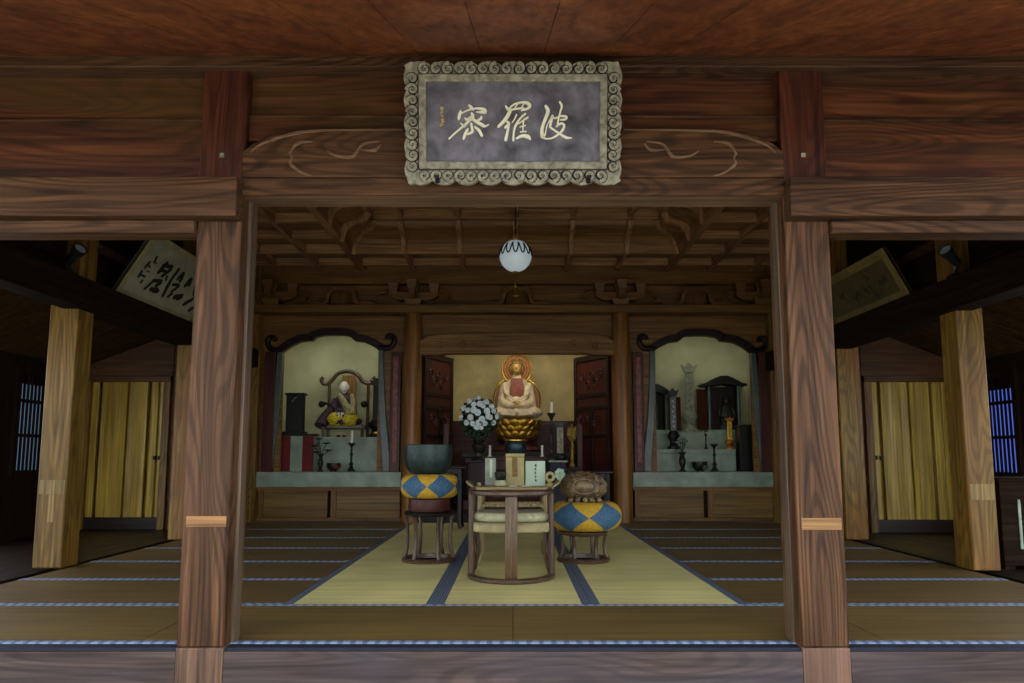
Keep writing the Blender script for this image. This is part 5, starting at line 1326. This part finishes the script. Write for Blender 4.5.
# ================================================================== LEANING PLAQUES ON THE AISLE BEAMS
def side_plaque(label, ob, nb, y0, y1, H, brd, face, strokes, ink, fr):
    """ob: (x, z) of the bottom edge, nb: (x, z) of the top edge"""
    O = Vector((ob[0], (y0 + y1) / 2, ob[1])); V = Vector((nb[0] - ob[0], 0, nb[1] - ob[1])); H = V.length; V.normalize()
    sg = 1 if ob[0] < 0 else -1
    Nn = Vector((V.z, 0, -V.x)) * sg; hl = (y1 - y0) / 2
    t = thing('calligraphy_plaque', label, 'plaque', O[:])
    G = lambda u, v, q: (Vector((0, u, 0)) + V * v + Nn * q)[:]
    MB().prism([(-hl, 0), (hl, 0), (hl, H), (-hl, H)], G, -.03, 0).build('board', face, t, None, .002)
    MB().band([(-hl, 0), (hl, 0), (hl, H), (-hl, H)], [(-hl + fr, fr), (hl - fr, fr), (hl - fr, H - fr), (-hl + fr, H - fr)], G, -.035, .008, True).build('frame', brd, t, None, .003)
    for grp in strokes:
        k = MB()
        for s_ in grp:
            pts = []
            for (px, py, w_) in s_:
                d = ray(px, py); o = Vector((0, 0, CAMZ)); tt = (O - o).dot(Nn) / d.dot(Nn); p = o + d * tt - O
                pts.append((p.y, p.dot(V), w_))
            brush(k, pts, G, .0, .004)
        k.build('brush_character', ink, t)
    return t
Z = lambda L, sc_, o, cuts: [[[(o[0] + x / sc_, o[1] + y / sc_, w_) for x, y, w_ in s_] for s_ in L[a:b]] for a, b in zip(cuts, cuts[1:])]
sl = [[(355, 165, .03), (340, 200, .025)], [(330, 205, .015), (350, 215, .015)], [(300, 205, .03), (265, 245, .03)], [(285, 225, .02), (305, 245, .015)], [(240, 275, .03), (215, 315, .03)], [(230, 300, .02), (265, 315, .02)], [(245, 345, .025), (230, 362, .02)], [(275, 270, .012), (300, 280, .012)],
 [(430, 215, .05), (395, 250, .05), (370, 280, .05)], [(400, 230, .03), (465, 245, .05), (440, 280, .04)], [(385, 265, .04), (430, 285, .03), (395, 310, .04)], [(335, 340, .03), (300, 375, .03), (262, 408, .03)], [(325, 345, .03), (385, 355, .05), (345, 385, .03)], [(310, 410, .05), (360, 425, .05)], [(330, 430, .03), (350, 400, .03)], [(430, 315, .03), (425, 340, .03)],
 [(520, 262, .04), (470, 330, .04), (430, 400, .05), (400, 460, .04)], [(510, 335, .03), (555, 290, .04), (535, 345, .05)], [(475, 375, .03), (520, 385, .04), (465, 430, .03)], [(440, 465, .04), (470, 445, .03)], [(490, 470, .06), (545, 465, .06), (510, 485, .04)],
 [(570, 385, .05), (610, 340, .06), (600, 380, .04)], [(560, 525, .05), (620, 490, .05)], [(600, 570, .05), (640, 545, .05)], [(650, 380, .05), (640, 450, .05), (670, 520, .05)]]
side_plaque('pale calligraphy plaque leaning above the left aisle beam', (-3.53, 2.312), (-3.19, 2.865), 6.38, 8.3, 0, plain('plaque_paper_frame', (150, 142, 104), .7, 0, .15, 6, .1), plain('plaque_paper', (150, 150, 128), .7, 0, .12, 4, .1), Z(sl, 7.59, (110, 235), (0, 8, 16, 21, 25)), M['ink'], .06)
sr = [[(400, 285, .03), (420, 300, .04), (380, 330, .05)], [(375, 310, .03), (400, 325, .03)], [(255, 280, .03), (290, 280, .03), (280, 310, .03)], [(260, 370, .04), (300, 400, .04)], [(320, 370, .03), (345, 400, .04), (365, 430, .04)], [(300, 350, .03), (330, 385, .03)], [(200, 395, .03), (240, 430, .04)], [(185, 440, .04), (225, 455, .03)], [(215, 400, .03), (200, 450, .03)], [(80, 430, .04), (110, 440, .03)], [(100, 400, .03), (90, 450, .03)]]
side_plaque('dark olive calligraphy plaque leaning above the right aisle beam', (3.55, 2.285), (3.31, 2.73), 6.42, 8.0, 0, plain('plaque_wood_frame', (128, 110, 64), .6, 0, .2, 6, .1), plain('plaque_dark_face', (84, 74, 40), .6, 0, .2, 5, .1), Z(sr, 7.59, (830, 240), (0, 2, 6, 9, 11)), M['faint'], .085)

# ================================================================== SPOTLIGHTS ON THE PILLARS
def spot(label, sgn, y):
    x = -3.555 if sgn < 0 else 3.515
    t = thing('spotlight', label, 'spotlight', (x, y, 2.31 if sgn < 0 else 2.283))
    MB().lathe([(.05, 0), (.05, .015), (.03, .03), (0, .03)], (0, 0, 0), 18).build('base_plate', M['spotmetal'], t)
    MB().tube([(0, 0, .02), (0, -.02, .08), (sgn * .0, -.04, .13)], .012, 8).build('arm', M['spotmetal'], t)
    a = Vector((sgn * .015, -.04, .11)); b = Vector((-sgn * .11, -.11, .19)); d = (b - a).normalized()
    q_ = d.to_track_quat('Z', 'Y').to_matrix()
    k = MB(); k.lathe([(0, 0), (.03, 0), (.036, .02), (.036, .1), (.05, .14), (.052, .19), (.046, .19), (.04, .15), (0, .14)], (0, 0, 0), 22)
    for v in k.bm.verts: v.co = q_ @ v.co + a
    k.build('lamp_head', M['spotmetal'], t)
    k = MB(); k.lathe([(0, .172), (.045, .168), (.045, .176), (0, .185)], (0, 0, 0), 22)
    for v in k.bm.verts: v.co = q_ @ v.co + a
    k.build('lens', plain('grey_glass', (150, 160, 164), .1, 0, .1, 10, 0, .8), t)
spot('black spotlight on the left aisle beam beside the front pillar', -1, 5.80)
spot('black spotlight on the right aisle beam beside the front pillar', 1, 5.74)

# low dark chest with pale edge in the right aisle
D = 5.95
x0 = PX(1003, D, 540)
t = thing('low_chest', 'low dark chest with a pale edge strip at the far right of the aisle', 'chest', (x0 + .35, D + .25, -.02)); Hc = PZ(478, D) + .02
MB().box(-.35, .35, -.25, .25, .03, Hc - .03).build('body', W_dark('x'), t, None, .006); MB().box(-.36, .36, -.26, .26, Hc - .03, Hc).build('lid', W_dark('x'), t, None, .006)
for s_ in (-1, 1): MB().box(s_ * .3 - .04, s_ * .3 + .04, -.24, .24, 0, .03).build('foot', W_dark('y'), t)
MB().box(-.35 + .135, -.35 + .157, -.258, -.245, .16, Hc - .17).build('pale_edge_strip', plain('dull_green_edge', (140, 160, 140), .6), t, None, .003)
